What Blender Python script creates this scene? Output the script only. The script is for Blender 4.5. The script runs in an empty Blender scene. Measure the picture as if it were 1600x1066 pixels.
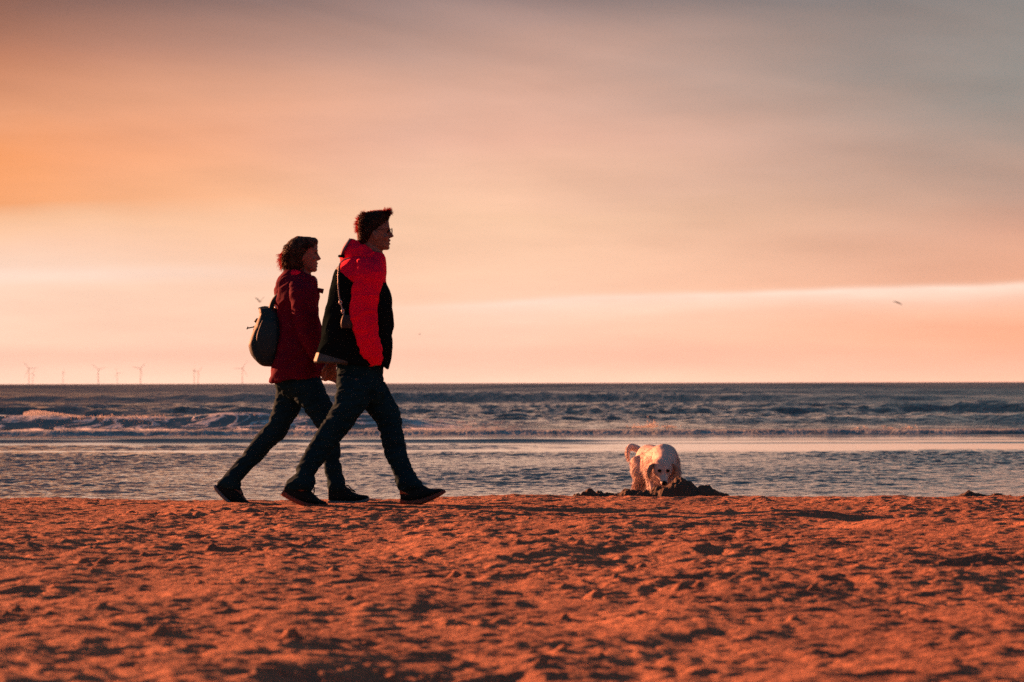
import bpy, bmesh, math, random
import numpy as np
from mathutils import Vector, Matrix

sc = bpy.context.scene
COL = sc.collection
R = math.radians
rng = np.random.default_rng(7)
random.seed(7)

# ------------------------------------------------------------------ camera
F = 6000.0            # focal length in photo pixels (135 mm on a 36 mm sensor)
HZ = 598.5            # horizon row in the photo
CH = 0.75             # camera height above the dry sand
cam_d = bpy.data.cameras.new('camera')
cam = bpy.data.objects.new('camera', cam_d)
COL.objects.link(cam)
cam_d.sensor_width = 36.0
cam_d.lens = 135.0
cam_d.clip_start = 0.5
cam_d.clip_end = 120000.0
cam.location = (0, 0, CH)
pitch = math.atan((HZ - 533) / F)
cam.rotation_euler = (Matrix.Rotation(R(90) + pitch, 4, 'X') @ Matrix.Rotation(R(-0.13), 4, 'Z')).to_euler()
cam_d.dof.use_dof = True
cam_d.dof.focus_distance = 28.5
cam_d.dof.aperture_fstop = 7.2
sc.camera = cam

# ------------------------------------------------------------------ light
sc.view_settings.view_transform = 'Standard'
sc.view_settings.look = 'None'
sc.view_settings.gamma = 1
sc.view_settings.exposure = 2.0
EXPO = 4.0
SUN = Vector((-0.74, 0.67, 0.0)).normalized() * math.cos(R(9.5)) + Vector((0, 0, math.sin(R(9.5))))
sl = bpy.data.lights.new('sun', 'SUN')
sl.energy = 5.0
sl.angle = R(0.6)
sl.color = (1.0, 0.33, 0.14)
so = bpy.data.objects.new('sun', sl)
so.rotation_euler = SUN.to_track_quat('Z', 'Y').to_euler()
so.location = (-30, 0, 20)
COL.objects.link(so)


def s2l(c):
    out = []
    for v in c:
        v = v / 255.0
        out.append(v / 12.92 if v <= 0.04045 else ((v + 0.055) / 1.055) ** 2.4)
    return out


def sky_world():
    w = bpy.data.worlds.new('World')
    sc.world = w
    w.use_nodes = True
    nt = w.node_tree
    N, L = nt.nodes, nt.links
    for n in list(N):
        N.remove(n)
    out = N.new('ShaderNodeOutputWorld')
    bg = N.new('ShaderNodeBackground')
    bg.inputs['Strength'].default_value = 1.0
    tc = N.new('ShaderNodeTexCoord')
    sp = N.new('ShaderNodeSeparateXYZ')
    L.new(tc.outputs['Generated'], sp.inputs[0])

    def math_(op, a, b=None, c=None, clamp=False):
        n = N.new('ShaderNodeMath')
        n.operation = op
        n.use_clamp = clamp
        for i, v in enumerate((a, b, c)):
            if v is None:
                continue
            if isinstance(v, (int, float)):
                n.inputs[i].default_value = v
            else:
                L.new(v, n.inputs[i])
        return n.outputs[0]

    def ramp(fac, stops, interp='LINEAR'):
        n = N.new('ShaderNodeValToRGB')
        n.color_ramp.interpolation = interp
        el = n.color_ramp.elements
        while len(el) < len(stops):
            el.new(0.5)
        for e, (p, c) in zip(el, stops):
            e.position = p
            cc = [v / EXPO for v in s2l(c)] if len(c) == 3 else c
            e.color = (cc[0], cc[1], cc[2], 1)
        L.new(fac, n.inputs[0])
        return n.outputs[0]

    def noise(scale, vecscale, detail=4.0, rough=0.5, off=(0, 0, 0), dist=0.0):
        m = N.new('ShaderNodeMapping')
        m.inputs['Scale'].default_value = vecscale
        m.inputs['Location'].default_value = off
        L.new(tc.outputs['Generated'], m.inputs[0])
        n = N.new('ShaderNodeTexNoise')
        n.inputs['Scale'].default_value = scale
        n.inputs['Detail'].default_value = detail
        n.inputs['Roughness'].default_value = rough
        n.inputs['Distortion'].default_value = dist
        L.new(m.outputs[0], n.inputs['Vector'])
        return n.outputs['Fac']

    x, y, z = sp.outputs
    big = noise(1.0, (7, 7, 26), 3.0, 0.5, (3.1, 0, 1.7), 0.4)
    fine = noise(1.0, (16, 16, 120), 5.0, 0.55, (0, 2, 5))
    bigc = math_('SUBTRACT', big, 0.5)
    finec = math_('SUBTRACT', fine, 0.5)
    # elevation, warped by the cloud noise
    zw = math_('MULTIPLY_ADD', bigc, 0.030, z)
    zw = math_('MULTIPLY_ADD', finec, 0.006, zw)
    # less warp right at the horizon
    tz = math_('MULTIPLY', zw, 2.5, clamp=True)
    left = ramp(tz, [
        (0.000, (252, 208, 182)), (0.018, (253, 210, 184)), (0.034, (254, 214, 187)), (0.068, (254, 217, 192)), (0.082, (253, 208, 178)),
        (0.100, (252, 198, 156)), (0.113, (248, 166, 108)), (0.145, (244, 156, 96)), (0.180, (230, 154, 108)),
        (0.215, (192, 124, 92)), (0.250, (132, 90, 76)), (0.38, (84, 80, 92)), (0.65, (54, 68, 84)), (1.0, (46, 68, 90))])
    mid = ramp(tz, [
        (0.000, (251, 203, 177)), (0.018, (251, 205, 178)), (0.040, (253, 207, 178)), (0.075, (252, 206, 174)), (0.11, (248, 202, 168)),
        (0.155, (236, 184, 160)), (0.20, (208, 166, 148)), (0.250, (150, 128, 124)), (0.38, (74, 90, 104)),
        (0.65, (50, 70, 88)), (1.0, (42, 67, 90))])
    right = ramp(tz, [
        (0.000, (249, 184, 154)), (0.018, (250, 180, 146)), (0.034, (250, 174, 136)), (0.058, (250, 182, 146)), (0.066, (236, 174, 142)),
        (0.095, (214, 162, 138)), (0.125, (188, 155, 138)), (0.16, (164, 149, 139)), (0.205, (144, 142, 137)),
        (0.250, (122, 127, 127)), (0.36, (62, 86, 102)), (0.65, (40, 64, 82)), (1.0, (40, 66, 90))])
    xa = math_('MULTIPLY_ADD', bigc, 0.07, x)
    fl = math_('MULTIPLY_ADD', xa, -8.5, -0.22, clamp=True)   # 1 at left edge
    fr = math_('MULTIPLY_ADD', xa, 7.5, -0.02, clamp=True)    # 1 at right edge

    def mix(f, a, b, mode='MIX'):
        n = N.new('ShaderNodeMix')
        n.data_type = 'RGBA'
        n.blend_type = mode
        n.clamp_result = False
        for s, v in ((n.inputs[0], f), (n.inputs[6], a), (n.inputs[7], b)):
            if isinstance(v, (int, float)):
                s.default_value = v
            elif isinstance(v, tuple):
                s.default_value = v
            else:
                L.new(v, s)
        return n.outputs[2]
    c = mix(fl, mid, left)
    c = mix(fr, c, right)
    # long bright cirrus band, rising to the right, with a sharp upper edge
    wob = noise(1.0, (10, 10, 4), 3.0, 0.5, (9, 1, 0))
    zc = math_('MULTIPLY_ADD', x, 0.030, 0.0206)
    zc = math_('MULTIPLY_ADD', math_('SUBTRACT', wob, 0.5), 0.006, zc)
    d = math_('SUBTRACT', z, zc)
    up = math_('EXPONENT', math_('MULTIPLY', math_('POWER', math_('DIVIDE', math_('MAXIMUM', d, 0.0), 0.0011), 2.0), -1.0))
    dn = math_('EXPONENT', math_('MULTIPLY', math_('ABSOLUTE', math_('MINIMUM', d, 0.0)), -250.0))
    band = math_('MULTIPLY', up, dn)
    bmask = math_('MULTIPLY_ADD', x, 22.0, 0.95, clamp=True)
    band = math_('MULTIPLY', band, bmask)
    band = math_('MULTIPLY', band, math_('MULTIPLY_ADD', fine, 1.3, 0.18), clamp=True)
    c = mix(band, c, tuple([v / EXPO for v in s2l((255, 226, 206))] + [1.0]))
    # fainter band to the left
    zc2 = math_('MULTIPLY_ADD', math_('SUBTRACT', wob, 0.5), 0.004, 0.0282)
    d2 = math_('DIVIDE', math_('SUBTRACT', z, zc2), 0.0022)
    b2 = math_('EXPONENT', math_('MULTIPLY', math_('MULTIPLY', d2, d2), -1.0))
    b2 = math_('MULTIPLY', b2, math_('MULTIPLY_ADD', x, -12.0, -0.3, clamp=True))
    b2 = math_('MULTIPLY', b2, 0.6)
    c = mix(b2, c, tuple([v / EXPO for v in s2l((255, 226, 208))] + [1.0]))
    # thin streaks
    dm = N.new('ShaderNodeMapping')
    dm.vector_type = 'TEXTURE'
    dm.inputs['Rotation'].default_value = (0, R(14), 0)
    dm.inputs['Scale'].default_value = (1 / 9.0, 1 / 9.0, 1 / 60.0)
    L.new(tc.outputs['Generated'], dm.inputs[0])
    dn_ = N.new('ShaderNodeTexNoise')
    dn_.inputs['Scale'].default_value = 1.0
    dn_.inputs['Detail'].default_value = 5.0
    dn_.inputs['Distortion'].default_value = 0.5
    L.new(dm.outputs[0], dn_.inputs['Vector'])
    diag = math_('MULTIPLY', math_('SUBTRACT', dn_.outputs['Fac'], 0.5), math_('MULTIPLY', z, 9.0, clamp=True))
    st = math_('MULTIPLY_ADD', finec, 0.30, 1.0)
    st = math_('MULTIPLY_ADD', diag, 0.40, st)
    glow = math_('EXPONENT', math_('MULTIPLY', math_('MAXIMUM', z, 0.0), -90.0))
    st = math_('MULTIPLY', st, math_('MULTIPLY_ADD', glow, 0.86, 1.05))
    comb = N.new('ShaderNodeCombineColor')
    for i in range(3):
        L.new(st, comb.inputs[i])
    c = mix(1.0, c, comb.outputs[0], 'MULTIPLY')
    # the dusk side behind the camera is dimmer and cooler
    bk = math_('MULTIPLY_ADD', y, -2.2, 0.15, clamp=True)
    bk = math_('MULTIPLY', bk, 0.93)
    back = ramp(tz, [(0.0, (84, 104, 118)), (0.2, (80, 104, 120)), (1.0, (56, 86, 104))])
    c = mix(bk, c, back)
    # physical clear-sky light above and between the clouds
    sk = N.new('ShaderNodeTexSky')
    sk.sky_type = 'NISHITA'
    sk.sun_disc = False
    sk.sun_elevation = R(11.0)
    sk.sun_rotation = math.atan2(SUN.x, SUN.y)
    skm = mix(1.0, sk.outputs[0], (0.06, 0.06, 0.06, 1), 'MULTIPLY')
    hi = math_('MULTIPLY_ADD', z, 1.2, -0.30, clamp=True)
    hi = math_('MULTIPLY', hi, 0.35)
    c = mix(hi, c, skm)
    # below the horizon: dark
    L.new(c, bg.inputs['Color'])
    L.new(bg.outputs[0], out.inputs['Surface'])


sky_world()

# ------------------------------------------------------------------ helpers

def lock(xpx, ypx, D, y=None):
    """photo pixel at distance D -> world point"""
    return Vector(((xpx - 800) * D / F, D if y is None else y, CH - (ypx - HZ) * D / F))


def tag(o, label=None, cat=None, group=None, kind=None):
    if label:
        o['label'] = label
    if cat:
        o['category'] = cat
    if group:
        o['group'] = group
    if kind:
        o['kind'] = kind
    return o


def hash2(ix, iy, seed):
    with np.errstate(over='ignore'):
        h = (ix.astype(np.int64) * 374761393 + iy.astype(np.int64) * 668265263 + seed * 974634777) & 0xFFFFFFFF
        h = ((h ^ (h >> 13)) * 1274126177) & 0xFFFFFFFF
        h = (h ^ (h >> 16)) & 0xFFFFFFFF
    return h.astype(np.float64) / 4294967295.0


def vnoise(x, y, seed=0):
    ix = np.floor(x); iy = np.floor(y)
    fx = x - ix; fy = y - iy
    ux = fx * fx * fx * (fx * (fx * 6 - 15) + 10); uy = fy * fy * fy * (fy * (fy * 6 - 15) + 10)
    a = hash2(ix, iy, seed); b = hash2(ix + 1, iy, seed)
    c = hash2(ix, iy + 1, seed); d = hash2(ix + 1, iy + 1, seed)
    return (a + (b - a) * ux) * (1 - uy) + (c + (d - c) * ux) * uy - 0.5


def fbm(x, y, oct=4, seed=0, gain=0.5, lac=2.03):
    s = 0; a = 1.0
    for i in range(oct):
        s = s + a * vnoise(x, y, seed + i * 17)
        x = x * lac + 3.7; y = y * lac + 1.3
        a *= gain
    return s


def grid_mesh(name, X, Y, Z, mat, smooth=True):
    ny, nx = Z.shape
    me = bpy.data.meshes.new(name)
    co = np.empty((ny * nx, 3), np.float32)
    XX, YY = (np.meshgrid(X, Y) if X.ndim == 1 else (X, Y))
    co[:, 0] = XX.ravel(); co[:, 1] = YY.ravel(); co[:, 2] = Z.ravel()
    idx = np.arange(ny * nx).reshape(ny, nx)
    q = np.stack([idx[:-1, :-1], idx[:-1, 1:], idx[1:, 1:], idx[1:, :-1]], -1).reshape(-1, 4)
    me.vertices.add(len(co)); me.vertices.foreach_set('co', co.ravel())
    me.loops.add(q.size); me.loops.foreach_set('vertex_index', q.ravel().astype(np.int32))
    me.polygons.add(len(q))
    me.polygons.foreach_set('loop_start', np.arange(0, q.size, 4, dtype=np.int32))
    me.polygons.foreach_set('use_smooth', np.full(len(q), smooth))
    me.update(calc_edges=True)
    me.materials.append(mat)
    o = bpy.data.objects.new(name, me)
    COL.objects.link(o)
    return o


class MatB:
    def __init__(self, name):
        self.m = bpy.data.materials.new(name)
        self.m.use_nodes = True
        self.nt = self.m.node_tree
        self.N, self.L = self.nt.nodes, self.nt.links
        self.b = self.N['Principled BSDF']
        self.out = self.N['Material Output']

    def set(self, **k):
        for n, v in k.items():
            self.b.inputs[n.replace('_', ' ')].default_value = v
        return self

    def pos(self):
        g = self.N.new('ShaderNodeNewGeometry')
        return g.outputs['Position']

    def objc(self):
        g = self.N.new('ShaderNodeTexCoord')
        return g.outputs['Object']

    def noise(self, vec, scale=(1, 1, 1), s=1.0, detail=4, rough=0.5, dist=0.0, off=(0, 0, 0)):
        m = self.N.new('ShaderNodeMapping')
        m.inputs['Scale'].default_value = scale
        m.inputs['Location'].default_value = off
        self.L.new(vec, m.inputs[0])
        n = self.N.new('ShaderNodeTexNoise')
        n.inputs['Scale'].default_value = s
        n.inputs['Detail'].default_value = detail
        n.inputs['Roughness'].default_value = rough
        n.inputs['Distortion'].default_value = dist
        self.L.new(m.outputs[0], n.inputs['Vector'])
        return n.outputs['Fac']

    def math(self, op, a, b=None, c=None, clamp=False):
        n = self.N.new('ShaderNodeMath')
        n.operation = op
        n.use_clamp = clamp
        for i, v in enumerate((a, b, c)):
            if v is None:
                continue
            if isinstance(v, (int, float)):
                n.inputs[i].default_value = v
            else:
                self.L.new(v, n.inputs[i])
        return n.outputs[0]

    def maprange(self, v, a, b, c=0.0, d=1.0, smooth=True):
        n = self.N.new('ShaderNodeMapRange')
        n.interpolation_type = 'SMOOTHSTEP' if smooth else 'LINEAR'
        self.L.new(v, n.inputs[0])
        for i, q in enumerate((a, b, c, d)):
            n.inputs[i + 1].default_value = q
        return n.outputs[0]

    def mix(self, f, a, b):
        n = self.N.new('ShaderNodeMix')
        n.data_type = 'RGBA'
        for s, v in ((n.inputs[0], f), (n.inputs[6], a), (n.inputs[7], b)):
            if isinstance(v, (int, float)):
                s.default_value = v
            elif isinstance(v, (tuple, list)):
                s.default_value = tuple(v) + (1.0,) if len(v) == 3 else v
            else:
                self.L.new(v, s)
        return n.outputs[2]

    def bump(self, h, strength=1.0, dist=0.01, prev=None):
        n = self.N.new('ShaderNodeBump')
        if isinstance(strength, (int, float)):
            n.inputs['Strength'].default_value = strength
        else:
            self.L.new(strength, n.inputs['Strength'])
        n.inputs['Distance'].default_value = dist
        self.L.new(h, n.inputs['Height'])
        if prev is not None:
            self.L.new(prev, n.inputs['Normal'])
        self.L.new(n.outputs[0], self.b.inputs['Normal'])
        return n.outputs[0]

    def color(self, c):
        self.L.new(c, self.b.inputs['Base Color'])


def cloth(name, col, col2=None, rough=0.75, sheen=0.0, spec=0.3, bump=0.25, translucent=0.0):
    m = MatB(name)
    v = m.objc()
    n1 = m.noise(v, s=9, detail=5)
    n2 = m.noise(v, s=420, detail=2)
    f = m.math('MULTIPLY_ADD', n2, 0.5, m.math('MULTIPLY', n1, 0.5))
    c2 = col2 or tuple(x * 0.65 for x in col)
    m.color(m.mix(m.maprange(f, 0.35, 0.65), c2, col))
    m.set(Roughness=rough)
    m.b.inputs['Specular IOR Level'].default_value = spec * 0.45
    if sheen:
        m.b.inputs['Sheen Weight'].default_value = sheen
        m.b.inputs['Sheen Roughness'].default_value = 0.4
        m.b.inputs['Sheen Tint'].default_value = tuple(min(1, x * 1.2) for x in col) + (1,)
    b1 = m.bump(n1, bump, 0.012)
    m.bump(n2, bump, 0.0015, b1)
    return m.m


# ------------------------------------------------------------------ materials
def mat_sand():
    m = MatB('sand')
    p = m.pos()
    n1 = m.noise(p, s=1.3, detail=6, rough=0.6)
    n2 = m.noise(p, s=60, detail=4, rough=0.6)
    n3 = m.noise(p, s=380, detail=2, rough=0.6)
    f = m.math('ADD', m.math('MULTIPLY', n1, 0.55), m.math('MULTIPLY', n2, 0.45))
    c = m.mix(m.maprange(f, 0.38, 0.62), (0.27, 0.108, 0.068), (0.52, 0.220, 0.118))
    g = m.maprange(n3, 0.62, 0.75)
    c = m.mix(m.math('MULTIPLY', g, 0.45), c, (0.12, 0.07, 0.05))
    # wet slope behind the crest
    sp = m.N.new('ShaderNodeSeparateXYZ')
    m.L.new(p, sp.inputs[0])
    wet = m.maprange(m.math('MULTIPLY_ADD', n1, 0.06, sp.outputs[2]), -0.36, -0.30, 1.0, 0.0)
    c = m.mix(wet, c, (0.07, 0.045, 0.035))
    m.color(c)
    m.L.new(m.math('MULTIPLY_ADD', wet, -0.6, 0.92), m.b.inputs['Roughness'])
    m.b.inputs['Specular IOR Level'].default_value = 0.2
    n4 = m.noise(p, s=24, detail=3, rough=0.6)
    b0 = m.bump(n4, 0.9, 0.03)
    b1 = m.bump(n2, 0.9, 0.016, b0)
    m.bump(n3, 0.8, 0.003, b1)
    return m.m


def mat_pile():
    m = MatB('wet_sand')
    p = m.pos()
    n1 = m.noise(p, s=8, detail=6, rough=0.65)
    n2 = m.noise(p, s=90, detail=4, rough=0.6)
    m.color(m.mix(n1, (0.05, 0.032, 0.024), (0.13, 0.08, 0.055)))
    m.set(Roughness=0.85)
    m.b.inputs['Specular IOR Level'].default_value = 0.25
    m.bump(n2, 0.9, 0.012)
    return m.m


SEA_Z = -0.45


def mat_sea():
    m = MatB('sea_water')
    p = m.pos()
    sp = m.N.new('ShaderNodeSeparateXYZ')
    m.L.new(p, sp.inputs[0])
    x, y, z = sp.outputs
    m.set(Roughness=0.06, IOR=1.333)
    # ---- foam
    fn = m.noise(p, (0.55, 0.35, 1.2), 1.0, 6, 0.62, 0.8)
    fn2 = m.noise(p, (3.2, 1.2, 5.0), 1.0, 6, 0.7, 0.3, (4, 8, 1))
    ywob = m.math('MULTIPLY_ADD', m.math('SUBTRACT', fn, 0.5), 2.5, y)
    surf = m.math('MULTIPLY', m.maprange(ywob, 87.6, 88.3), m.maprange(ywob, 97.0, 99.5, 1.0, 0.0))
    surf = m.math('MULTIPLY', surf, m.maprange(fn2, 0.35, 0.60, 0.5, 1.0))
    # breaker foam, strongest on the left
    lft = m.maprange(x, -2.0, 1.5, 1.0, 0.0)
    bz = m.math('MULTIPLY', m.maprange(y, 97.5, 98.5), m.maprange(y, 107.0, 109.0, 1.0, 0.0))
    web = m.math('ABSOLUTE', m.math('SUBTRACT', m.noise(p, (0.75, 0.5, 2.6), 1.0, 3, 0.5, 1.4, (2, 5, 3)), 0.5))
    webf = m.maprange(web, 0.02, 0.06, 1.0, 0.0)
    webb = m.maprange(m.noise(p, (0.35, 0.3, 0.3), 1.0, 3, 0.5, 0.2, (7, 1, 0)), 0.58, 0.64)
    brk = m.math('MULTIPLY', m.math('MULTIPLY', bz, lft), m.math('MAXIMUM', m.math('MULTIPLY', webf, 0.9), m.math('MULTIPLY', webb, m.maprange(fn2, 0.3, 0.55, 0.35, 0.95))))
    foam = m.math('MAXIMUM', surf, brk)
    # crest spots further right
    cr = m.math('MULTIPLY', m.math('MULTIPLY', m.maprange(y, 98.0, 98.6), m.maprange(y, 101.2, 102.5, 1.0, 0.0)), m.maprange(fn, 0.62, 0.68))
    foam = m.math('MAXIMUM', foam, cr)
    # thin swash lines
    w1 = m.math('ABSOLUTE', m.math('SUBTRACT', ywob, 86.2))
    l1 = m.math('MULTIPLY', m.maprange(w1, 0.25, 0.7, 1.0, 0.0), m.maprange(fn2, 0.35, 0.55))
    foam = m.math('MAXIMUM', foam, m.math('MULTIPLY', l1, 0.9))
    foam_c = (0.36, 0.44, 0.47)
    fcol = m.mix(brk, foam_c, (0.66, 0.72, 0.76))
    m.L.new(m.math('MULTIPLY_ADD', foam, -0.45, 0.5), m.b.inputs['Specular IOR Level'])
    m.color(m.mix(foam, (0.004, 0.016, 0.022), fcol))
    m.L.new(m.math('MULTIPLY_ADD', foam, 0.75, m.maprange(y, 90, 600, 0.06, 0.28, False)), m.b.inputs['Roughness'])
    # ---- ripples: strength follows calm and ruffled zones
    patch = m.noise(p, (0.25, 0.10, 1), 1.0, 4, 0.55, 0.4, (1, 9, 0))
    yw = m.math('MULTIPLY_ADD', m.math('SUBTRACT', patch, 0.5), 14.0, y)
    pool = m.maprange(yw, 64.0, 69.0, 1.0, 0.0)
    sea = m.maprange(y, 86.0, 90.0)
    rz = m.math('MAXIMUM', pool, sea)
    smudge = m.math('MULTIPLY', m.math('MULTIPLY', m.maprange(ywob, 68.5, 70.0), m.maprange(ywob, 73.5, 75.0, 1.0, 0.0)), m.maprange(x, -2.0, 1.5, 1.0, 0.0))
    rz = m.math('MAXIMUM', rz, m.math('MULTIPLY', smudge, 0.8))
    face = m.math('MULTIPLY', m.math('MULTIPLY', m.maprange(y, 99.5, 100.6), m.maprange(y, 103.2, 104.2, 1.0, 0.0)), lft)
    rz = m.math('MULTIPLY', rz, m.math('MULTIPLY_ADD', face, -0.93, 1.0))
    rz = m.math('MULTIPLY_ADD', rz, 0.98, 0.02)
    r1 = m.noise(p, (6.0, 1.5, 2), 1.0, 3, 0.6, 0.6)
    r2 = m.noise(p, (15.0, 4.5, 2), 1.0, 3, 0.6, 0.3, (5, 5, 5))
    r3 = m.noise(p, (1.3, 0.45, 1), 1.0, 4, 0.65, 0.3, (5, 5, 5))
    hh = m.math('ADD', m.math('MULTIPLY', r1, 0.05), m.math('MULTIPLY', r2, 0.018))
    hh = m.math('ADD', hh, m.math('MULTIPLY', m.math('MULTIPLY', r3, sea), 0.50))
    fb = m.math('MULTIPLY', m.math('MULTIPLY', fn2, foam), 0.03)
    m.bump(m.math('MULTIPLY_ADD', hh, rz, fb), 1.0, 1.0)
    return m.m


M_SAND = mat_sand()
M_PILE = mat_pile()
M_SEA = mat_sea()

# ------------------------------------------------------------------ beach
def tensor(fine0, fine1, step, lo, hi, grow=1.12):
    a = list(np.arange(fine0, fine1 + 1e-6, step))
    s = step; v = a[-1]
    while v < hi:
        s *= grow; v += s; a.append(v)
    s = step; v = a[0]; b = []
    while v > lo:
        s *= grow; v -= s; b.append(v)
    return np.array(b[::-1] + a)


def profile(y, x):
    yy = y + 0.5 * vnoise(x * 0.35, y * 0.0 + 3.0, 91)
    p = np.interp(yy, [-400, 0, 9, 24.6, 25.6, 28, 31, 36, 39.5, 46, 80, 200],
                  [3.0, 0.05, 0.0, 0.0, -0.03, -0.20, -0.30, -0.39, -0.47, -0.56, -1.2, -4.0])
    return p


def sand_height(x, y):
    h = profile(y, x) + 0.016 * np.clip((y - 21.5) / 2.5, 0, 1) * np.clip((27.5 - y) / 2.0, 0, 1) * np.clip((x + 1.5) / 2.0, 0.3, 1)
    near = 1.0 - np.clip((y - 26.0) / 4.0, 0, 1) * 0.75
    und = fbm(x * 0.8, y * 0.5, 3, 11) * 0.030
    und = und + fbm(x * 1.3, y * 0.75, 3, 13, 0.45) * 0.060
    und = und * (1 - 0.55 * np.clip((y - 20.5) / 4, 0, 1))
    clump = fbm(x * 2.5, y * 3.0, 4, 23, 0.6)
    clump = np.sign(clump) * np.abs(clump) ** 1.0 * 0.0100
    r = 1 - np.abs(fbm(x * 5.5, y * 5.0, 3, 41, 0.5)) * 2.6
    ridged = np.clip(r, 0, 1) ** 3 * 0.0045
    amp = 0.35 + 1.15 * np.clip(fbm(x * 0.7, y * 0.5, 2, 55) * 1.6 + 0.5, 0, 1)
    fine = fbm(x * 13, y * 12, 3, 71, 0.7) * 0.010
    return h + (und + (clump + ridged) * amp + fine) * near


Xs = tensor(-4.6, 4.6, 0.0145, -420, 420, 1.16)
Ys = tensor(8.6, 27.4, 0.0165, -300, 190, 1.14)
XX, YY = np.meshgrid(Xs, Ys)
H = sand_height(XX, YY)
# footprints and kicked clods
nf = 150
for k in range(nf):
    fx = rng.uniform(-4.2, 4.2); fy = rng.uniform(9.0, 25.2)
    if abs(fx) > 0.16 * fy + 0.5:
        continue
    ang = rng.uniform(0, math.pi)
    ln = rng.uniform(0.09, 0.15); wd = ln * rng.uniform(0.4, 0.6); dp = rng.uniform(0.005, 0.018)
    i0, i1 = np.searchsorted(Xs, [fx - 0.5, fx + 0.5]); j0, j1 = np.searchsorted(Ys, [fy - 0.5, fy + 0.5])
    dx = XX[j0:j1, i0:i1] - fx; dy = YY[j0:j1, i0:i1] - fy
    u = (dx * math.cos(ang) + dy * math.sin(ang)) / ln
    v = (-dx * math.sin(ang) + dy * math.cos(ang)) / wd
    r = np.sqrt(u * u + v * v)
    H[j0:j1, i0:i1] += -dp * np.exp(-(r ** 3)) + dp * 0.5 * np.exp(-((r - 1.45) / 0.35) ** 2) * (0.6 + 0.8 * (vnoise(dx * 18 + k, dy * 18, 5) + 0.5))
nc = 1500
special = [(-1.0 + 3.15, 11.2)]
clods = [(rng.uniform(-4.3, 4.3), rng.uniform(9.0, 25.0), rng.uniform(0.003, 0.009), rng.uniform(0.5, 1.1)) for _ in range(500)]
for _ in range(70):
    cx_, cy_ = rng.uniform(-4.2, 4.2), rng.uniform(9.2, 25.0)
    for _k in range(int(rng.integers(4, 16))):
        clods.append((cx_ + rng.normal(0, .16), cy_ + rng.normal(0, .10), rng.uniform(0.004, 0.017), rng.uniform(0.6, 1.2)))
# the row of clods right of centre and the heaps further left, as in the photograph
for px, py, sz in ((960, 886, .03), (975, 884, .042), (990, 884, .032), (1003, 882, .044), (1016, 886, .03), (1035, 887, .025), (1085, 884, .03), (1100, 886, .034), (1122, 887, .03),
                   (1142, 890, .03), (710, 905, .035), (730, 907, .03), (640, 868, .03), (655, 870, .025), (930, 934, .04), (948, 936, .03), (1240, 975, .034), (1408, 892, .03),
                   (420, 858, .03), (330, 857, .035), (130, 878, .04), (160, 880, .04), (225, 864, .03), (1272, 930, .04), (880, 965, .03), (455, 1015, .045), (250, 1005, .045), (1380, 830, .02),
                   (1065, 926, .035), (1090, 924, .03), (520, 893, .03), (545, 950, .03)):
    d = F * CH / (py - HZ)
    clods.append(((px - 800) * d / F, d, sz * .72, 1.1))
for fx, fy, hgt, asp in clods:
    rr = hgt * rng.uniform(0.8, 1.3) / asp
    w = rr * 4
    i0, i1 = np.searchsorted(Xs, [fx - w, fx + w]); j0, j1 = np.searchsorted(Ys, [fy - w, fy + w])
    if i1 - i0 < 2 or j1 - j0 < 2:
        continue
    dx = XX[j0:j1, i0:i1] - fx; dy = YY[j0:j1, i0:i1] - fy
    r = np.sqrt(dx * dx + dy * dy) / rr * (1 + 0.5 * vnoise(dx / rr * 1.3 + fx * 9, dy / rr * 1.3 + fy * 7, 8))
    H[j0:j1, i0:i1] += hgt * np.exp(-r ** 2.6)
# press the sand where the walkers stand
feet = [((475 - 800) * 23.6 / F, 23.51), ((650 - 800) * 23.6 / F, 23.69), ((375 - 800) * 24.2 / F, 24.28), ((545 - 800) * 24.2 / F, 24.12)]
foot_mask = np.zeros_like(H)
for fx, fy in feet:
    foot_mask = np.maximum(foot_mask, np.exp(-(((XX - fx) / 0.26) ** 2 + ((YY - fy) / 0.28) ** 2) ** 2))
H = H * (1 - 0.85 * foot_mask) + (0.002) * foot_mask * 0.85
beach = grid_mesh('beach', Xs, Ys, H, M_SAND)
tag(beach, kind='structure')

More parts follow.
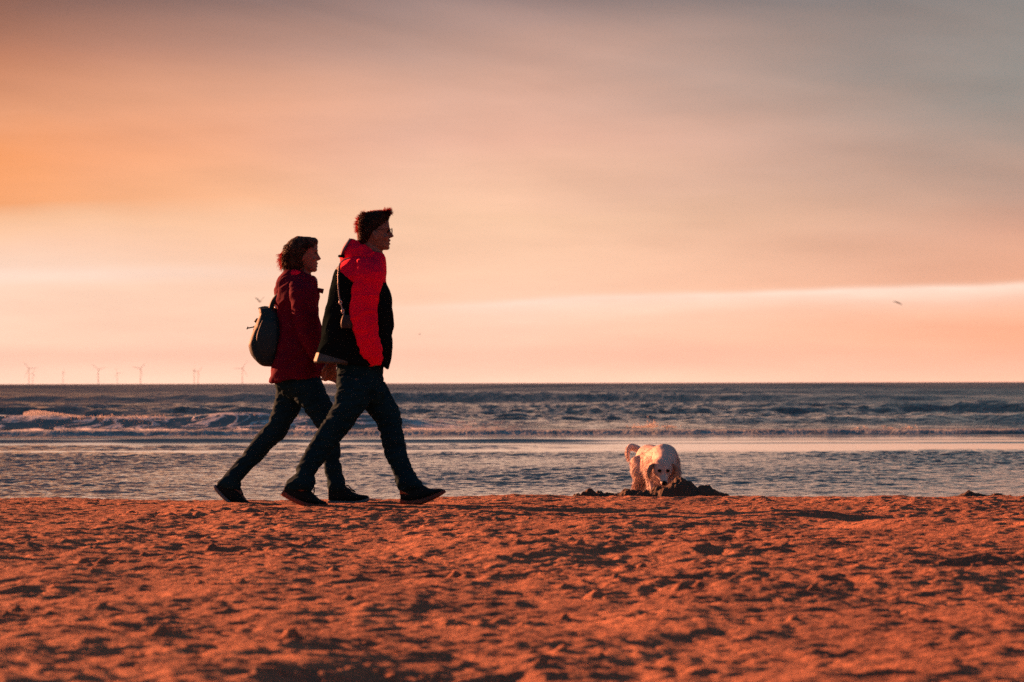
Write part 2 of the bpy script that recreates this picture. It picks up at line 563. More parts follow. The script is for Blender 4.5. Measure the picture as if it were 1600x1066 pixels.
# ------------------------------------------------------------------ sea
def sea_height(x, y):
    h = np.zeros_like(x)
    far = np.clip((y - 98) / 30, 0, 1)
    h += fbm(x * 0.05, y * 0.10, 3, 301, 0.5) * 0.14 * far
    h += (fbm(x * 1.0, y * 0.45, 3, 331, 0.62) * 0.18 * np.clip(1.3 - y / 400, 0.15, 1) + fbm(x * 0.33, y * 0.12, 3, 337, 0.6) * 0.09) * far
    # long swells rolling in
    for yc, amp, w, sd in ((141, 0.27, 3.6, 1), (178, 0.22, 6, 2), (240, 0.40, 8, 3), (330, 0.42, 13, 4), (122, 0.12, 3.2, 5), (460, .5, 20, 6), (640, .7, 28, 7)):
        c = yc + 6 * vnoise(x * 0.035 + sd, x * 0 + sd, 7) + 1.2 * vnoise(x * 0.3, x * 0 + sd, 9)
        a = amp * (0.45 + 1.1 * (vnoise(x * 0.045 + sd * 5.1, x * 0, 3) + 0.5))
        d = (y - c) / w
        h += a * np.exp(-np.where(d < 0, (d * 1.8) ** 2, (d * 0.7) ** 2))
    # breaker on the left: steep shoreward face
    xl = np.clip((-1.2 - x) / 3.0, 0, 1)
    xl = xl * xl * (3 - 2 * xl)
    c = 103.0 + 0.6 * vnoise(x * 0.25, x * 0, 31)
    a = 0.36 * xl * (0.85 + 0.35 * vnoise(x * 0.55, x * 0, 33)) + 0.05
    d = (y - c)
    h += a * np.where(d < 0, np.exp(-(np.abs(d) / 1.7) ** 2.4), np.exp(-(d / 6.0) ** 2))
    # swell on the right
    xr = np.clip((x - 3.2) / 3.5, 0, 1)
    xr = xr * xr * (3 - 2 * xr)
    c = 109.0 + 2.0 * vnoise(x * 0.2, x * 0, 35) - 0.15 * (x - 8)
    d = (y - c)
    h += (0.20 * xr + 0.03 + 0.10 * np.clip((x - 12.5) / 2.5, 0, 1)) * (0.9 + 0.3 * vnoise(x * 0.3, x * 0, 37)) * np.where(d < 0, np.exp(-(np.abs(d) / 2.4) ** 2.2), np.exp(-(d / 7.0) ** 2))
    # middle low swell
    xm = np.exp(-((x - 0.0) / 3.2) ** 4)
    d = (y - 107.5 - vnoise(x * .3, x * 0, 38))
    h += 0.09 * xm * np.where(d < 0, np.exp(-(np.abs(d) / 2.0) ** 2.2), np.exp(-(d / 7.0) ** 2))
    # broken bore: a low churned front, foam spread flat behind it
    c = 88.6 + 0.9 * vnoise(x * 0.18, x * 0, 39) + 0.12 * vnoise(x * 1.1, x * 0, 40)
    d = y - c
    st = np.clip((d + 0.35) / 0.7, 0, 1); st = st * st * (3 - 2 * st)
    tail = np.clip(1 - d / 10.5, 0, 1)
    hb = 0.095 * (1 + 0.5 * vnoise(x * 0.4, x * 0, 42) + 0.2 * vnoise(x * 2.3, x * 0, 43))
    h += st * tail * (hb * (0.55 + 0.45 * tail) + fbm(x * 3.0, y * 1.4, 4, 63, 0.65) * 0.022)
    # spent wavelets running up the shallows
    for yc, amp, w, sd, xs0, xs1 in ((79.3, 0.056, 0.45, 1, -99, 1.6), (79.6, 0.012, 0.4, 6, 1.0, 99), (73.4, 0.020, 0.7, 2, -99, 1.2), (71.5, 0.012, 0.6, 3, -99, 1.0), (76.0, 0.020, 0.35, 4, 0.0, 99)):
        c = yc + 1.2 * vnoise(x * 0.13 + sd * 3, x * 0, 50 + sd) + 0.2 * vnoise(x * 1.3 + sd, x * 0, 60 + sd)
        m = 1 / (1 + np.exp(-(x - xs0) * 1.5)) / (1 + np.exp((x - xs1) * 1.5))
        d = (y - c) / w
        h += m * amp * np.where(d < 0, np.exp(-(d * 1.8) ** 2), np.exp(-(d * 0.6) ** 2)) * (0.8 + 0.5 * vnoise(x * 0.8, x * 0, 70 + sd))
    # small real ripples over the pool
    rp = np.clip((68.5 + 2.5 * vnoise(x * 0.22, y * 0.25, 84) - y) / 3.5, 0, 1)
    rp = rp * np.clip((y - 36) / 10, 0.35, 1) * (0.75 + 0.9 * vnoise(x * 0.3, y * 0.12, 85))
    h += rp * (fbm(x * 3.6, y * 2.3, 3, 81, 0.55) * 0.038)
    sm = np.clip((y - 68.8) / 1, 0, 1) * np.clip((74.5 - y) / 1, 0, 1) / (1 + np.exp((x - 0.5) * 1.0))
    h += sm * fbm(x * 2.6, y * 2.0, 3, 87, 0.55) * 0.035
    return h


Xw = tensor(-9.6, 9.6, 0.036, -11000, 11000, 1.06)
Yw = np.concatenate([np.arange(37.0, 67, 0.055), np.arange(67, 112, 0.10), tensor(112, 112.5, 0.12, 112, 45000, 1.006)[1:]])
# coarser growth beyond 700 m
Yw = Yw[Yw < 700]
yy = [Yw[-1]]; st = 4.0
while yy[-1] < 24500:
    st *= 1.06; yy.append(yy[-1] + st)
Yw = np.concatenate([Yw, np.array(yy[1:])])
XX, YY = np.meshgrid(Xw, Yw)
Hs = sea_height(XX, YY)
fade = np.clip(1 - (np.abs(XX) - 60) / 200, 0, 1) * np.clip(1 - (YY - 900) / 1500, 0, 1)
sea = grid_mesh('sea', Xw, Yw, SEA_Z + Hs * fade, M_SEA)
tag(sea, kind='structure')
del XX, YY, Hs, H
print('SEA VERTS', len(sea.data.vertices), 'BEACH', len(beach.data.vertices))

# ------------------------------------------------------------------ lofting
def cr_interp(P, sub):
    P = np.array(P, float)
    n = len(P)
    out = []
    for i in range(n - 1):
        p0 = P[max(i - 1, 0)]; p1 = P[i]; p2 = P[i + 1]; p3 = P[min(i + 2, n - 1)]
        for k in range(sub):
            t = k / sub
            out.append(0.5 * ((2 * p1) + (-p0 + p2) * t + (2 * p0 - 5 * p1 + 4 * p2 - p3) * t * t + (-p0 + 3 * p1 - 3 * p2 + p3) * t ** 3))
    out.append(P[-1])
    return np.array(out)


class Shape:
    def __init__(self):
        self.v = []
        self.f = []

    def add(self, v, f):
        o = len(self.v)
        self.v.extend([tuple(p) for p in v])
        self.f.extend([tuple(i + o for i in q) for q in f])

    def loft(self, rings, n=28, ex=2.2):
        """rings: (L vec, R vec, half depth, depth dir) closed by fans"""
        vs = []; fs = []
        for (Lp, Rp, b, D) in rings:
            c = (Lp + Rp) / 2; u = (Rp - Lp) / 2
            for k in range(n):
                t = 2 * math.pi * k / n
                ct, st_ = math.cos(t), math.sin(t)
                cu = math.copysign(abs(ct) ** (2 / ex), ct); sv = math.copysign(abs(st_) ** (2 / ex), st_)
                vs.append(c + u * cu + D * (b * sv))
        m = len(rings)
        for i in range(m - 1):
            for k in range(n):
                a = i * n + k; b_ = i * n + (k + 1) % n
                fs.append((a, b_, b_ + n, a + n))
        vs.append((rings[0][0] + rings[0][1]) / 2); vs.append((rings[-1][0] + rings[-1][1]) / 2)
        for k in range(n):
            fs.append((m * n, (k + 1) % n, k))
            fs.append((m * n + 1, (m - 1) * n + k, (m - 1) * n + (k + 1) % n))
        self.add(vs, fs)

    def tube(self, pts, radii, n=10, sub=4):
        P = cr_interp([list(p) + [r] for p, r in zip(pts, radii)], sub) if sub > 1 else np.array([list(p) + [r] for p, r in zip(pts, radii)])
        pts = [Vector(q[:3]) for q in P]; rad = P[:, 3]
        prev = None; vs = []; fs = []
        for i, p in enumerate(pts):
            t = (pts[min(i + 1, len(pts) - 1)] - pts[max(i - 1, 0)]).normalized()
            if prev is None:
                a = t.orthogonal().normalized()
            else:
                a = (prev - t * prev.dot(t)).normalized()
            prev = a
            b = t.cross(a)
            for k in range(n):
                an = 2 * math.pi * k / n
                vs.append(p + (a * math.cos(an) + b * math.sin(an)) * max(rad[i], 1e-4))
        m = len(pts)
        for i in range(m - 1):
            for k in range(n):
                a = i * n + k; b_ = i * n + (k + 1) % n
                fs.append((a, b_, b_ + n, a + n))
        vs.append(pts[0]); vs.append(pts[-1])
        for k in range(n):
            fs.append((m * n, (k + 1) % n, k)); fs.append((m * n + 1, (m - 1) * n + k, (m - 1) * n + (k + 1) % n))
        self.add(vs, fs)

    def ball(self, c, r, rot=None, n=14, m=9):
        c = Vector(c); vs = []; fs = []
        rm = rot or Matrix.Identity(3)
        for i in range(1, m):
            ph = math.pi * i / m
            for k in range(n):
                th = 2 * math.pi * k / n
                vs.append(c + rm @ Vector((r[0] * math.sin(ph) * math.cos(th), r[1] * math.sin(ph) * math.sin(th), r[2] * math.cos(ph))))
        for i in range(m - 2):
            for k in range(n):
                a = i * n + k; b = i * n + (k + 1) % n
                fs.append((a, a + n, b + n, b))
        top = len(vs); vs.append(c + rm @ Vector((0, 0, r[2]))); vs.append(c - rm @ Vector((0, 0, r[2])))
        for k in range(n):
            fs.append((top, k, (k + 1) % n)); fs.append((top + 1, (m - 2) * n + (k + 1) % n, (m - 2) * n + k))
        self.add(vs, fs)

    def mesh(self, name):
        me = bpy.data.meshes.new(name)
        me.from_pydata(self.v, [], self.f)
        me.update()
        bm = bmesh.new(); bm.from_mesh(me)
        bmesh.ops.recalc_face_normals(bm, faces=bm.faces)
        bm.to_mesh(me); bm.free()
        return me


def remesh(shape, name, voxel, smooth=3):
    me = shape.mesh(name + '_src')
    o = bpy.data.objects.new('tmp', me)
    COL.objects.link(o)
    md = o.modifiers.new('r', 'REMESH'); md.mode = 'VOXEL'; md.voxel_size = voxel; md.use_smooth_shade = True
    if smooth:
        s = o.modifiers.new('s', 'SMOOTH'); s.factor = 0.5; s.iterations = smooth
    dg = bpy.context.evaluated_depsgraph_get()
    out = bpy.data.meshes.new_from_object(o.evaluated_get(dg))
    out.name = name
    bpy.data.objects.remove(o)
    bpy.data.meshes.remove(me)
    return out


def get_co(me):
    a = np.empty(len(me.vertices) * 3, np.float32); me.vertices.foreach_get('co', a); return a.reshape(-1, 3).astype(float)


def get_no(me):
    a = np.empty(len(me.vertices) * 3, np.float32); me.vertices.foreach_get('normal', a); return a.reshape(-1, 3).astype(float)


def n3(p, s, seed):
    """cheap 3-D noise from three 2-D slices"""
    return (vnoise(p[:, 0] * s[0] + 5.1, p[:, 2] * s[2] + p[:, 1] * s[1] * 0.7, seed) + vnoise(p[:, 1] * s[1] + 2.7, p[:, 2] * s[2] - p[:, 0] * s[0] * 0.6, seed + 9)) * 0.7


def wrinkle(me, amps):
    co = get_co(me); no = get_no(me)
    d = np.zeros(len(co))
    for (sx, sy, sz, a, sd, ridge) in amps:
        v = n3(co, (sx, sy, sz), sd)
        if ridge:
            v = (0.5 - np.abs(v) * 2.2)
        d += v * a
    co += no * d[:, None]
    me.vertices.foreach_set('co', co.astype(np.float32).ravel()); me.update()


def put(me, name, parent=None, mats=(), smooth=True, loc=None):
    o = bpy.data.objects.new(name, me)
    COL.objects.link(o)
    if parent is not None:
        o.parent = parent
    if loc is not None:
        o.location = loc
    if len(me.materials) == 0:
        for m in mats:
            me.materials.append(m)
    if smooth:
        me.polygons.foreach_set('use_smooth', np.full(len(me.polygons), True))
    return o


class Fig:
    """converts traced photo edges to local metres of a figure standing at distance D"""
    def __init__(self, D, ox, oy=788.0):
        self.D = D
        self.s = D / F
        self.o = Vector(((ox - 800) * self.s, D, 0.0))

    def p(self, x, y, dy=0.0):
        return Vector(((x - 800) * self.s - self.o.x, dy, CH - (y - HZ) * self.s))

    def px(self, co):
        return (co[:, 0] + self.o.x) / self.s + 800, (CH - co[:, 2]) / self.s + HZ

    def rings(self, T, sub=4, shrink=0.0, dshift=0.0):
        T = [tuple(t) + (0.0,) if len(t) == 5 else tuple(t) for t in T]
        P = cr_interp(T, sub)
        out = []
        for lx, ly, rx, ry, b, yc in P:
            A = self.p(lx, ly, yc); B = self.p(rx, ry, yc)
            c = (A + B) / 2; h = (B - A) / 2
            if shrink:
                L_ = h.length
                h = h * max(0.3, (L_ - shrink) / L_) if L_ > 1e-6 else h
                b = max(b * 0.3, b - shrink)
            out.append((c - h, c + h, b, Vector((0, 1, 0))))
        return out


def finger_hand(S, wrist, fdir, palm_n, side, curl=0.9, scale=1.0):
    """palm plus five curled fingers. fdir: towards fingertips, palm_n: palm facing, side: towards the thumb"""
    fdir = fdir.normalized(); palm_n = palm_n.normalized(); side = side.normalized()
    k = scale
    pc = wrist + fdir * 0.048 * k
    rm = Matrix((fdir, side, palm_n)).transposed()
    S.ball(pc, (0.054 * k, 0.040 * k, 0.016 * k), rm)
    for i, (off, ln) in enumerate(((0.030, 0.078), (0.010, 0.086), (-0.011, 0.080), (-0.030, 0.064))):
        base = wrist + fdir * (0.088 - abs(off) * 0.15) * k + side * off * k
        pts = [base - fdir * 0.02 * k, base]
        ang = 0.0; p = base
        for seg, fr in enumerate((0.45, 0.32, 0.23)):
            ang += curl * (0.75 if seg == 0 else 1.0)
            d = fdir * math.cos(ang) + palm_n * math.sin(ang)
            p = p + d * ln * fr * k
            pts.append(p)
        S.tube(pts, [0.0095 * k, 0.0095 * k, 0.0088 * k, 0.0082 * k, 0.0062 * k], 8, 3)
    b = wrist + fdir * 0.022 * k + side * 0.030 * k
    S.tube([b - side * 0.012 * k, b + side * 0.016 * k + fdir * 0.018 * k, b + side * 0.020 * k + fdir * 0.040 * k + palm_n * 0.014 * k, b + side * 0.012 * k + fdir * 0.058 * k + palm_n * 0.026 * k],
           [0.013 * k, 0.0125 * k, 0.0105 * k, 0.0075 * k], 8, 3)


def strands(S, roots, dirs, length, width, curl=0.0, seg=4):
    """thin tapering hair locks, three-sided"""
    for r, d, l, w in zip(roots, dirs, length, width):
        d = d.normalized()
        a = d.orthogonal().normalized(); b = d.cross(a)
        ph = random.random() * 6.28
        vs = []; fs = []
        for i in range(seg + 1):
            t = i / seg
            c = r + d * l * t + (a * math.cos(ph + t * 5) + b * math.sin(ph + t * 5)) * curl * l * t
            ww = w * (1 - t) + 0.0003
            if i < seg:
                for k in range(3):
                    an = k * 2.094 + ph
                    vs.append(c + (a * math.cos(an) + b * math.sin(an)) * ww)
            else:
                vs.append(c)
        for i in range(seg - 1):
            for k in range(3):
                fs.append((i * 3 + k, i * 3 + (k + 1) % 3, i * 3 + 3 + (k + 1) % 3, i * 3 + 3 + k))
        e = (seg - 1) * 3
        for k in range(3):
            fs.append((e + k, e + (k + 1) % 3, seg * 3))
        S.add(vs, fs)


# ------------------------------------------------------------------ figure materials
def mat_skin():
    m = MatB('skin')
    v = m.objc()
    n = m.noise(v, s=30, detail=4)
    n2 = m.noise(v, s=300, detail=2)
    m.color(m.mix(n, (0.15, 0.075, 0.058), (0.20, 0.100, 0.075)))
    m.set(Roughness=0.55)
    m.bump(n2, 0.3, 0.001)
    return m.m


def mat_hair(name, c1, c2, tint, tr=0.35, stretch=60):
    m = MatB(name)
    v = m.objc()
    n = m.noise(v, (1, 1, 0.35), stretch, 4, 0.6)
    m.color(m.mix(m.maprange(n, 0.35, 0.65), c1, c2))
    m.set(Roughness=0.6)
    m.b.inputs['Specular IOR Level'].default_value = 0.12
    m.bump(n, 0.5, 0.005)
    t = m.N.new('ShaderNodeBsdfTranslucent')
    t.inputs['Color'].default_value = tuple(tint) + (1,)
    mx = m.N.new('ShaderNodeMixShader')
    mx.inputs[0].default_value = tr
    m.L.new(m.b.outputs[0], mx.inputs[1]); m.L.new(t.outputs[0], mx.inputs[2])
    m.L.new(mx.outputs[0], m.out.inputs['Surface'])
    return m.m


M_SKIN = mat_skin()
M_EYE = cloth('eye_dark', (0.02, 0.02, 0.02), rough=0.15, bump=0)
M_HAIR_M = mat_hair('hair_dark', (0.010, 0.009, 0.008), (0.026, 0.020, 0.016), (0.8, 0.10, 0.06), 0.16)
M_HAIR_W = mat_hair('hair_brown', (0.018, 0.012, 0.009), (0.070, 0.050, 0.036), (0.8, 0.10, 0.06), 0.10, 45)
M_HAIR_RIM = mat_hair('hair_backlit_rim', (0.03, 0.018, 0.014), (0.05, 0.03, 0.022), (1.0, 0.09, 0.07), 0.42)  # redder, more translucent hair copy; its colour paints the backlit rim


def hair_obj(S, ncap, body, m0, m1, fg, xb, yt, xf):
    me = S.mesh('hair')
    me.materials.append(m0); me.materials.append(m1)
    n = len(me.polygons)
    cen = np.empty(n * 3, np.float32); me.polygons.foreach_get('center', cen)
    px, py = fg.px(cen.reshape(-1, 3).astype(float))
    mi = ((px < xb) | (py < yt) | (px > xf)).astype(np.int32); mi[:ncap] = 0  # locks at the outline take the painted backlight colour
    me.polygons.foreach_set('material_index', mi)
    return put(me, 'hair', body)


M_RED = cloth('red_shell', (0.80, 0.004, 0.052), (0.72, 0.003, 0.044), 0.8, 0.0, 0.1)
M_BLACK = cloth('black_shell', (0.007, 0.013, 0.015), rough=0.9, spec=0.0)
M_GREY = cloth('grey_lining', (0.06, 0.095, 0.11), rough=0.6)
M_REFL = cloth('grey_piping', (0.20, 0.22, 0.27), rough=0.4)
M_MAROON = cloth('maroon_shell', (0.115, 0.008, 0.030), (0.080, 0.006, 0.022), 0.85, 0.0, 0.05)
M_JEANS_M = cloth('dark_trousers', (0.006, 0.036, 0.054), rough=0.9, spec=0.06)
M_JEANS_W = cloth('dark_jeans', (0.008, 0.039, 0.058), rough=0.9, spec=0.06)
M_SHOE = cloth('shoe_fabric', (0.006, 0.020, 0.026), rough=0.8)
M_TAN = cloth('tan_leather', (0.28, 0.10, 0.045), rough=0.6)
M_SOLE_M = cloth('brown_sole', (0.19, 0.070, 0.055), rough=0.75)
M_SOLE_W = cloth('grey_sole', (0.14, 0.19, 0.22), rough=0.7)
M_BAG = cloth('slate_leather', (0.012, 0.046, 0.062), rough=0.6, spec=0.25, bump=0.3)
M_POCKET = cloth('pocket_leather', (0.018, 0.052, 0.068), rough=0.6, spec=0.25)
M_BAG2 = cloth('bag_grey', (0.045, 0.050, 0.055), rough=0.6)
M_METAL = MatB('metal').set(Metallic=1.0, Roughness=0.25, Base_Color=(0.75, 0.72, 0.7, 1)).m


def shoe(fg, parent, up_T, sole_T, yc, mat_sole, laces=None, tan=None):
    S = Shape(); S.loft(fg.rings([t + (yc,) for t in up_T], 4), 24, 2.4)
    me = remesh(S, 'shoe', 0.005, 2)
    sh = put(me, 'shoe', parent, [M_SHOE])
    S = Shape(); S.loft(fg.rings([t + (yc,) for t in sole_T], 3), 28, 3.4)
    put(S.mesh('sole'), 'sole', sh, [mat_sole])
    if laces:
        S = Shape()
        for pts in laces:
            S.tube([fg.p(x, y, yc + d) for x, y, d in pts], [0.0035] * len(pts), 6, 4)
        put(S.mesh('lace'), 'lace', sh, [M_SHOE])
    if tan:
        S = Shape(); S.loft(fg.rings([t + (yc,) for t in tan], 3), 20, 2.4)
        put(S.mesh('heel_patch'), 'heel_patch', sh, [M_TAN])
    return sh


def build_man():
    fg = Fig(23.6, 560)
    torso = [(562, 390, 600, 397, .09), (546, 399, 603, 407, .15), (533, 412, 603, 418, .20), (523, 424, 602.5, 431, .225),
             (517.5, 442, 603, 444, .225), (513, 468, 611, 463, .215), (508, 495, 613.8, 489, .21), (503.5, 520, 613.5, 514, .205),
             (500, 538, 612, 540, .205), (496, 552, 609.5, 558, .205), (492, 564.5, 605.5, 571, .205)]
    near_arm = [(560, 404, 596, 409, .06, -.15), (558, 414, 603, 421, .082, -.19), (554.5, 432, 603, 433, .09, -.215), (551, 455, 598, 455, .088, -.225),
                (549.5, 480, 591, 478, .082, -.230), (551, 503, 592, 498, .078, -.230), (558, 523, 593.5, 516, .074, -.225), (563, 545, 596, 538, .070, -.215),
                (570, 560, 600, 554, .066, -.185), (579, 573, 598, 570, .052, -.155)]
    far_arm = [(560, 404, 596, 409, .06, .15), (553, 418, 592, 424, .08, .20), (540, 450, 578, 456, .08, .225), (527, 490, 562, 497, .075, .235),
               (516, 525, 548, 532, .068, .235), (508, 550, 535, 556, .06, .235), (505, 562, 528, 567, .05, .235)]
    pelvis = [(527, 545, 597, 548, .15), (526, 570, 598, 574, .155), (527, 592, 599, 598, .155), (531, 610, 602, 616, .13), (548, 626, 590, 630, .08)]
    legN = [(528, 585, 585, 596, .095, -.085), (527, 605, 580, 616, .102, -.088), (524.5, 627, 573, 637, .100, -.088), (516, 642, 561, 650, .095, -.088), (506, 660, 547.5, 669.5, .088, -.088),
            (495, 675, 533, 688, .080, -.088), (484, 694, 517.5, 705, .074, -.088), (474, 713, 506, 721, .070, -.088), (465, 729, 497, 733, .068, -.088),
            (462, 741, 490.5, 742, .070, -.088), (452, 749, 493, 750, .076, -.088), (446.5, 756, 491, 759, .072, -.088), (447, 762, 489, 767, .058, -.088)]
    legF = [(545, 588, 601, 597, .095, .085), (556, 612, 608.5, 612, .102, .088), (567, 636, 620, 634, .098, .088), (579, 650, 625.5, 650, .09, .088), (588.5, 664, 628.5, 668, .084, .088),
            (593.5, 682, 631, 686, .08, .088), (597, 698, 634.5, 704, .074, .088), (603, 715, 638, 719, .07, .088), (611, 732, 643, 733, .068, .088),
            (616, 743, 650, 743, .07, .088), (617, 753, 654, 749, .076, .088), (620, 761.5, 659, 756, .072, .088), (625, 768, 661, 762, .056, .088)]
    # --- body
    S = Shape()
    skull = [(570, 333, 596, 333, .045), (562, 341, 606, 341, .066), (559.5, 350, 608.5, 350, .074), (560, 358, 609, 358, .076), (561, 366, 608.3, 365, .075),
             (563, 373, 608.5, 372.5, .070), (567, 380, 608, 379, .062), (574, 386, 608.2, 385.5, .052), (584, 390, 605.5, 390, .036)]
    S.loft(fg.rings(skull, 3), 30, 2.15)
    S.loft(fg.rings([(564, 372, 596, 388, .058), (562, 386, 599, 396, .062), (558, 402, 600, 408, .07)], 3))
    S.loft(fg.rings([(604, 356, 609.6, 356, .009), (605, 362, 611.3, 362, .010), (605, 366, 614.2, 366, .013), (605, 369, 615.6, 369, .015), (605, 371.5, 611.5, 371.3, .014)], 3), 14)
    S.loft(fg.rings([(600, 373.5, 610.2, 373.8, .018), (600, 375.5, 611.2, 375.8, .022), (600, 377.4, 608.6, 377.4, .022)], 3), 14)
    S.loft(fg.rings([(600, 379, 609, 379, .020), (600, 380.7, 610.8, 380.7, .021), (600, 382.6, 608.6, 382.8, .018)], 3), 14)
    S.loft(fg.rings([(598, 385, 608.6, 385, .020), (598, 388, 609.3, 387.6, .022), (597, 390.3, 606.5, 390.4, .018)], 3), 14)
    for s in (-1, 1):   # brows, cheek bones, ears
        S.loft(fg.rings([(600, 354.5, 609.0, 354.5, .018, s * .028), (600, 357, 609.9, 357, .016, s * .027), (600, 358.6, 608.6, 358.6, .014, s * .027)], 2), 12)
        S.ball(fg.p(600, 370, s * .042), (.030, .020, .022))
        ear = fg.p(587.5, 368, s * .079)
        S.ball(ear, (.016, .008, .031), Matrix.Rotation(-0.18, 3, 'Y'))
        S.ball(fg.p(588.5, 373, s * .080), (.010, .008, .014))
    S.loft(fg.rings(torso[1:], 3, 0.03)); S.loft(fg.rings(near_arm, 3, 0.022)); S.loft(fg.rings(far_arm, 3, 0.022))
    S.loft(fg.rings(pelvis, 3, 0.02)); S.loft(fg.rings(legN, 3, 0.015)); S.loft(fg.rings(legF, 3, 0.015))
    # far hand reaching back to hold the woman's hand; near hand pushed towards the pocket
    w = fg.p(516, 561, .235)
    finger_hand(S, w + Vector((0, 0.0, -.004)), Vector((-.10, .04, -1)), Vector((-.55, .8, 0)), Vector((-.8, -.55, -.1)), 0.8, 1.0)
    S.tube([fg.p(521, 548, .235), fg.p(516, 563, .235)], [.032, .027], 12, 2)
    w2 = fg.p(578, 556, -.07)
    finger_hand(S, w2, Vector((.05, .10, -1)), Vector((-.1, 1, 0)), Vector((1, .1, 0)), 0.25, .92)
    # ankles and feet inside the shoes
    S.loft(fg.rings([(455, 750, 485, 752, .045, -.088), (458, 766, 487, 772, .036, -.088), (470, 778, 497, 783, .034, -.088), (485, 786, 508, 785.5, .02, -.088)], 3))
    S.loft(fg.rings([(625, 752, 652, 749, .045, .088), (628, 774, 660, 766, .036, .088), (652, 779, 676, 768, .036, .088), (676, 773, 689, 767, .02, .088)], 3))
    me = remesh(S, 'person', 0.0042, 2)
    body = put(me, 'person', None, [M_SKIN])
    body.location = fg.o
    tag(body, 'man in red and black hooded jacket and glasses striding ahead on the sand', 'person')
    # eyes
    for s in (-1, 1):
        S = Shape(); S.ball(fg.p(606.8, 361.2, s * .030), (.0105, .0115, .0105)); put(S.mesh('eye'), 'eye', body, [M_EYE])
    # --- hair: cap plus locks
    S = Shape()
    cap = [(561, 379, 575, 381, .060), (559.5, 371, 584, 372, .077), (558.8, 363, 591, 364, .0830), (558, 357, 600, 358, .0835), (558, 351, 604.5, 352, .0830), (558.8, 345, 606.5, 346, .0805),
           (562.8, 339, 608.5, 339.5, .074), (570, 333, 611, 333, .058), (582, 329.3, 610.5, 328.5, .034)]
    S.loft(fg.rings(cap, 4), 30, 2.25)
    me = remesh(S, 'hair', 0.0042, 1)
    wrinkle(me, [(34, 34, 30, .004, 3, False), (110, 110, 50, .0025, 5, True)])
    co = get_co(me); no = get_no(me)
    S = Shape()
    for v_, f_ in ((([tuple(c) for c in co]), [tuple(p.vertices) for p in me.polygons]),):
        S.add(v_, f_)
    idx = rng.permutation(len(co))
    px, py = fg.px(co)
    roots, dirs, ln, wd = [], [], [], []
    for i in idx:
        n = Vector(no[i])
        if len(roots) > 3600:
            break
        x_, y_ = px[i], py[i]
        if n.z < -0.5:
            continue
        back = x_ < 572; top = n.z > 0.45
        l = rng.uniform(.005, .012)
        if back and y_ < 362:
            l = rng.uniform(.012, .034)
        if y_ > 368:
            l = rng.uniform(.006, .012)
        if x_ > 598 and top:
            l = rng.uniform(.010, .030)
        dvec = n * 0.8 + Vector((0.25 if x_ > 590 else -0.35, 0, 0.35 if y_ < 345 else -0.25)) + Vector(rng.normal(0, .28, 3))
        roots.append(Vector(co[i]) - n * .003); dirs.append(dvec); ln.append(l); wd.append(rng.uniform(.0007, .0016))
    # fringe sticking out over the forehead
    for _ in range(420):
        y0 = rng.uniform(-.05, .05)
        roots.append(fg.p(rng.uniform(603, 609), rng.uniform(328.5, 335), y0)); dirs.append(Vector((.55, rng.normal(0, .3), rng.uniform(-.35, .7)))); ln.append(rng.uniform(.010, .034)); wd.append(rng.uniform(.0009, .0018))
    strands(S, roots, dirs, ln, wd, 0.15)
    hair_obj(S, len(me.polygons), body, M_HAIR_M, M_HAIR_RIM, fg, 560.5, 330, 611)
    # --- glasses
    S = Shape()
    for s in (-1, 1):
        S.tube([fg.p(588, 363, s * .081), fg.p(590, 359.3, s * .080), fg.p(600, 358.4, s * .072), fg.p(611.3, 358, s * .058)], [.0018] * 4, 6, 4)
        c = fg.p(612.0, 360.6, s * .033)
        ring = [c + Vector((.003 - abs(math.sin(a)) * .0 - .006 * (math.cos(a) * s * 0.0), .026 * math.cos(a), .017 * math.sin(a))) for a in [k * math.pi / 8 for k in range(17)]]
        S.tube(ring, [.0017] * 17, 6, 1)
    S.tube([fg.p(612.7, 359.5, -.010), fg.p(613.4, 358.8, 0), fg.p(612.7, 359.5, .010)], [.0017] * 3, 6, 3)
    gl = put(S.mesh('glasses'), 'glasses', body, [M_EYE])
    # --- trousers
    S = Shape(); S.loft(fg.rings(pelvis, 4)); S.loft(fg.rings(legN, 4)); S.loft(fg.rings(legF, 4))
    me = remesh(S, 'trousers', 0.007, 2)
    wrinkle(me, [(14, 14, 24, .008, 11, False), (22, 22, 40, .0105, 12, True)])
    tr = put(me, 'trousers', body, [M_JEANS_M])
    # --- jacket body with red yoke
    S = Shape(); S.loft(fg.rings(torso, 5), 44, 3.1)
    # open front flap, hanging a little below the hem
    S.loft(fg.rings([(585, 520, 613.5, 512, .10, -.06), (590, 545, 612, 540, .10, -.07), (597, 562, 609.5, 562, .09, -.08), (603.5, 575, 607, 576.3, .06, -.08)], 4), 20)
    me = remesh(S, 'jacket', 0.0055, 2)
    wrinkle(me, [(7, 7, 9, .016, 21, False), (15, 15, 12, .012, 22, True)])
    for m in (M_BLACK, M_RED, M_GREY, M_TAN):
        me.materials.append(m)
    co = get_co(me); n = len(me.polygons)
    cen = np.empty(n * 3, np.float32); me.polygons.foreach_get('center', cen); cen = cen.reshape(-1, 3).astype(float)
    px, py = fg.px(cen)
    red = np.where(px < 534, py < 411, np.where(px < 554, py < 425 + (px - 534) * .84, py < 441))
    grey = (py > 550 + (px - 496) * 0.30) & (py > 551) & (px < 545)
    mi = np.zeros(n, np.int32); mi[red] = 1; mi[grey] = 2
    patch = (px < 531) & (py > 411) & (py < 421)
    mi[patch] = 2
    me.polygons.foreach_set('material_index', mi)
    jk = put(me, 'jacket', body)
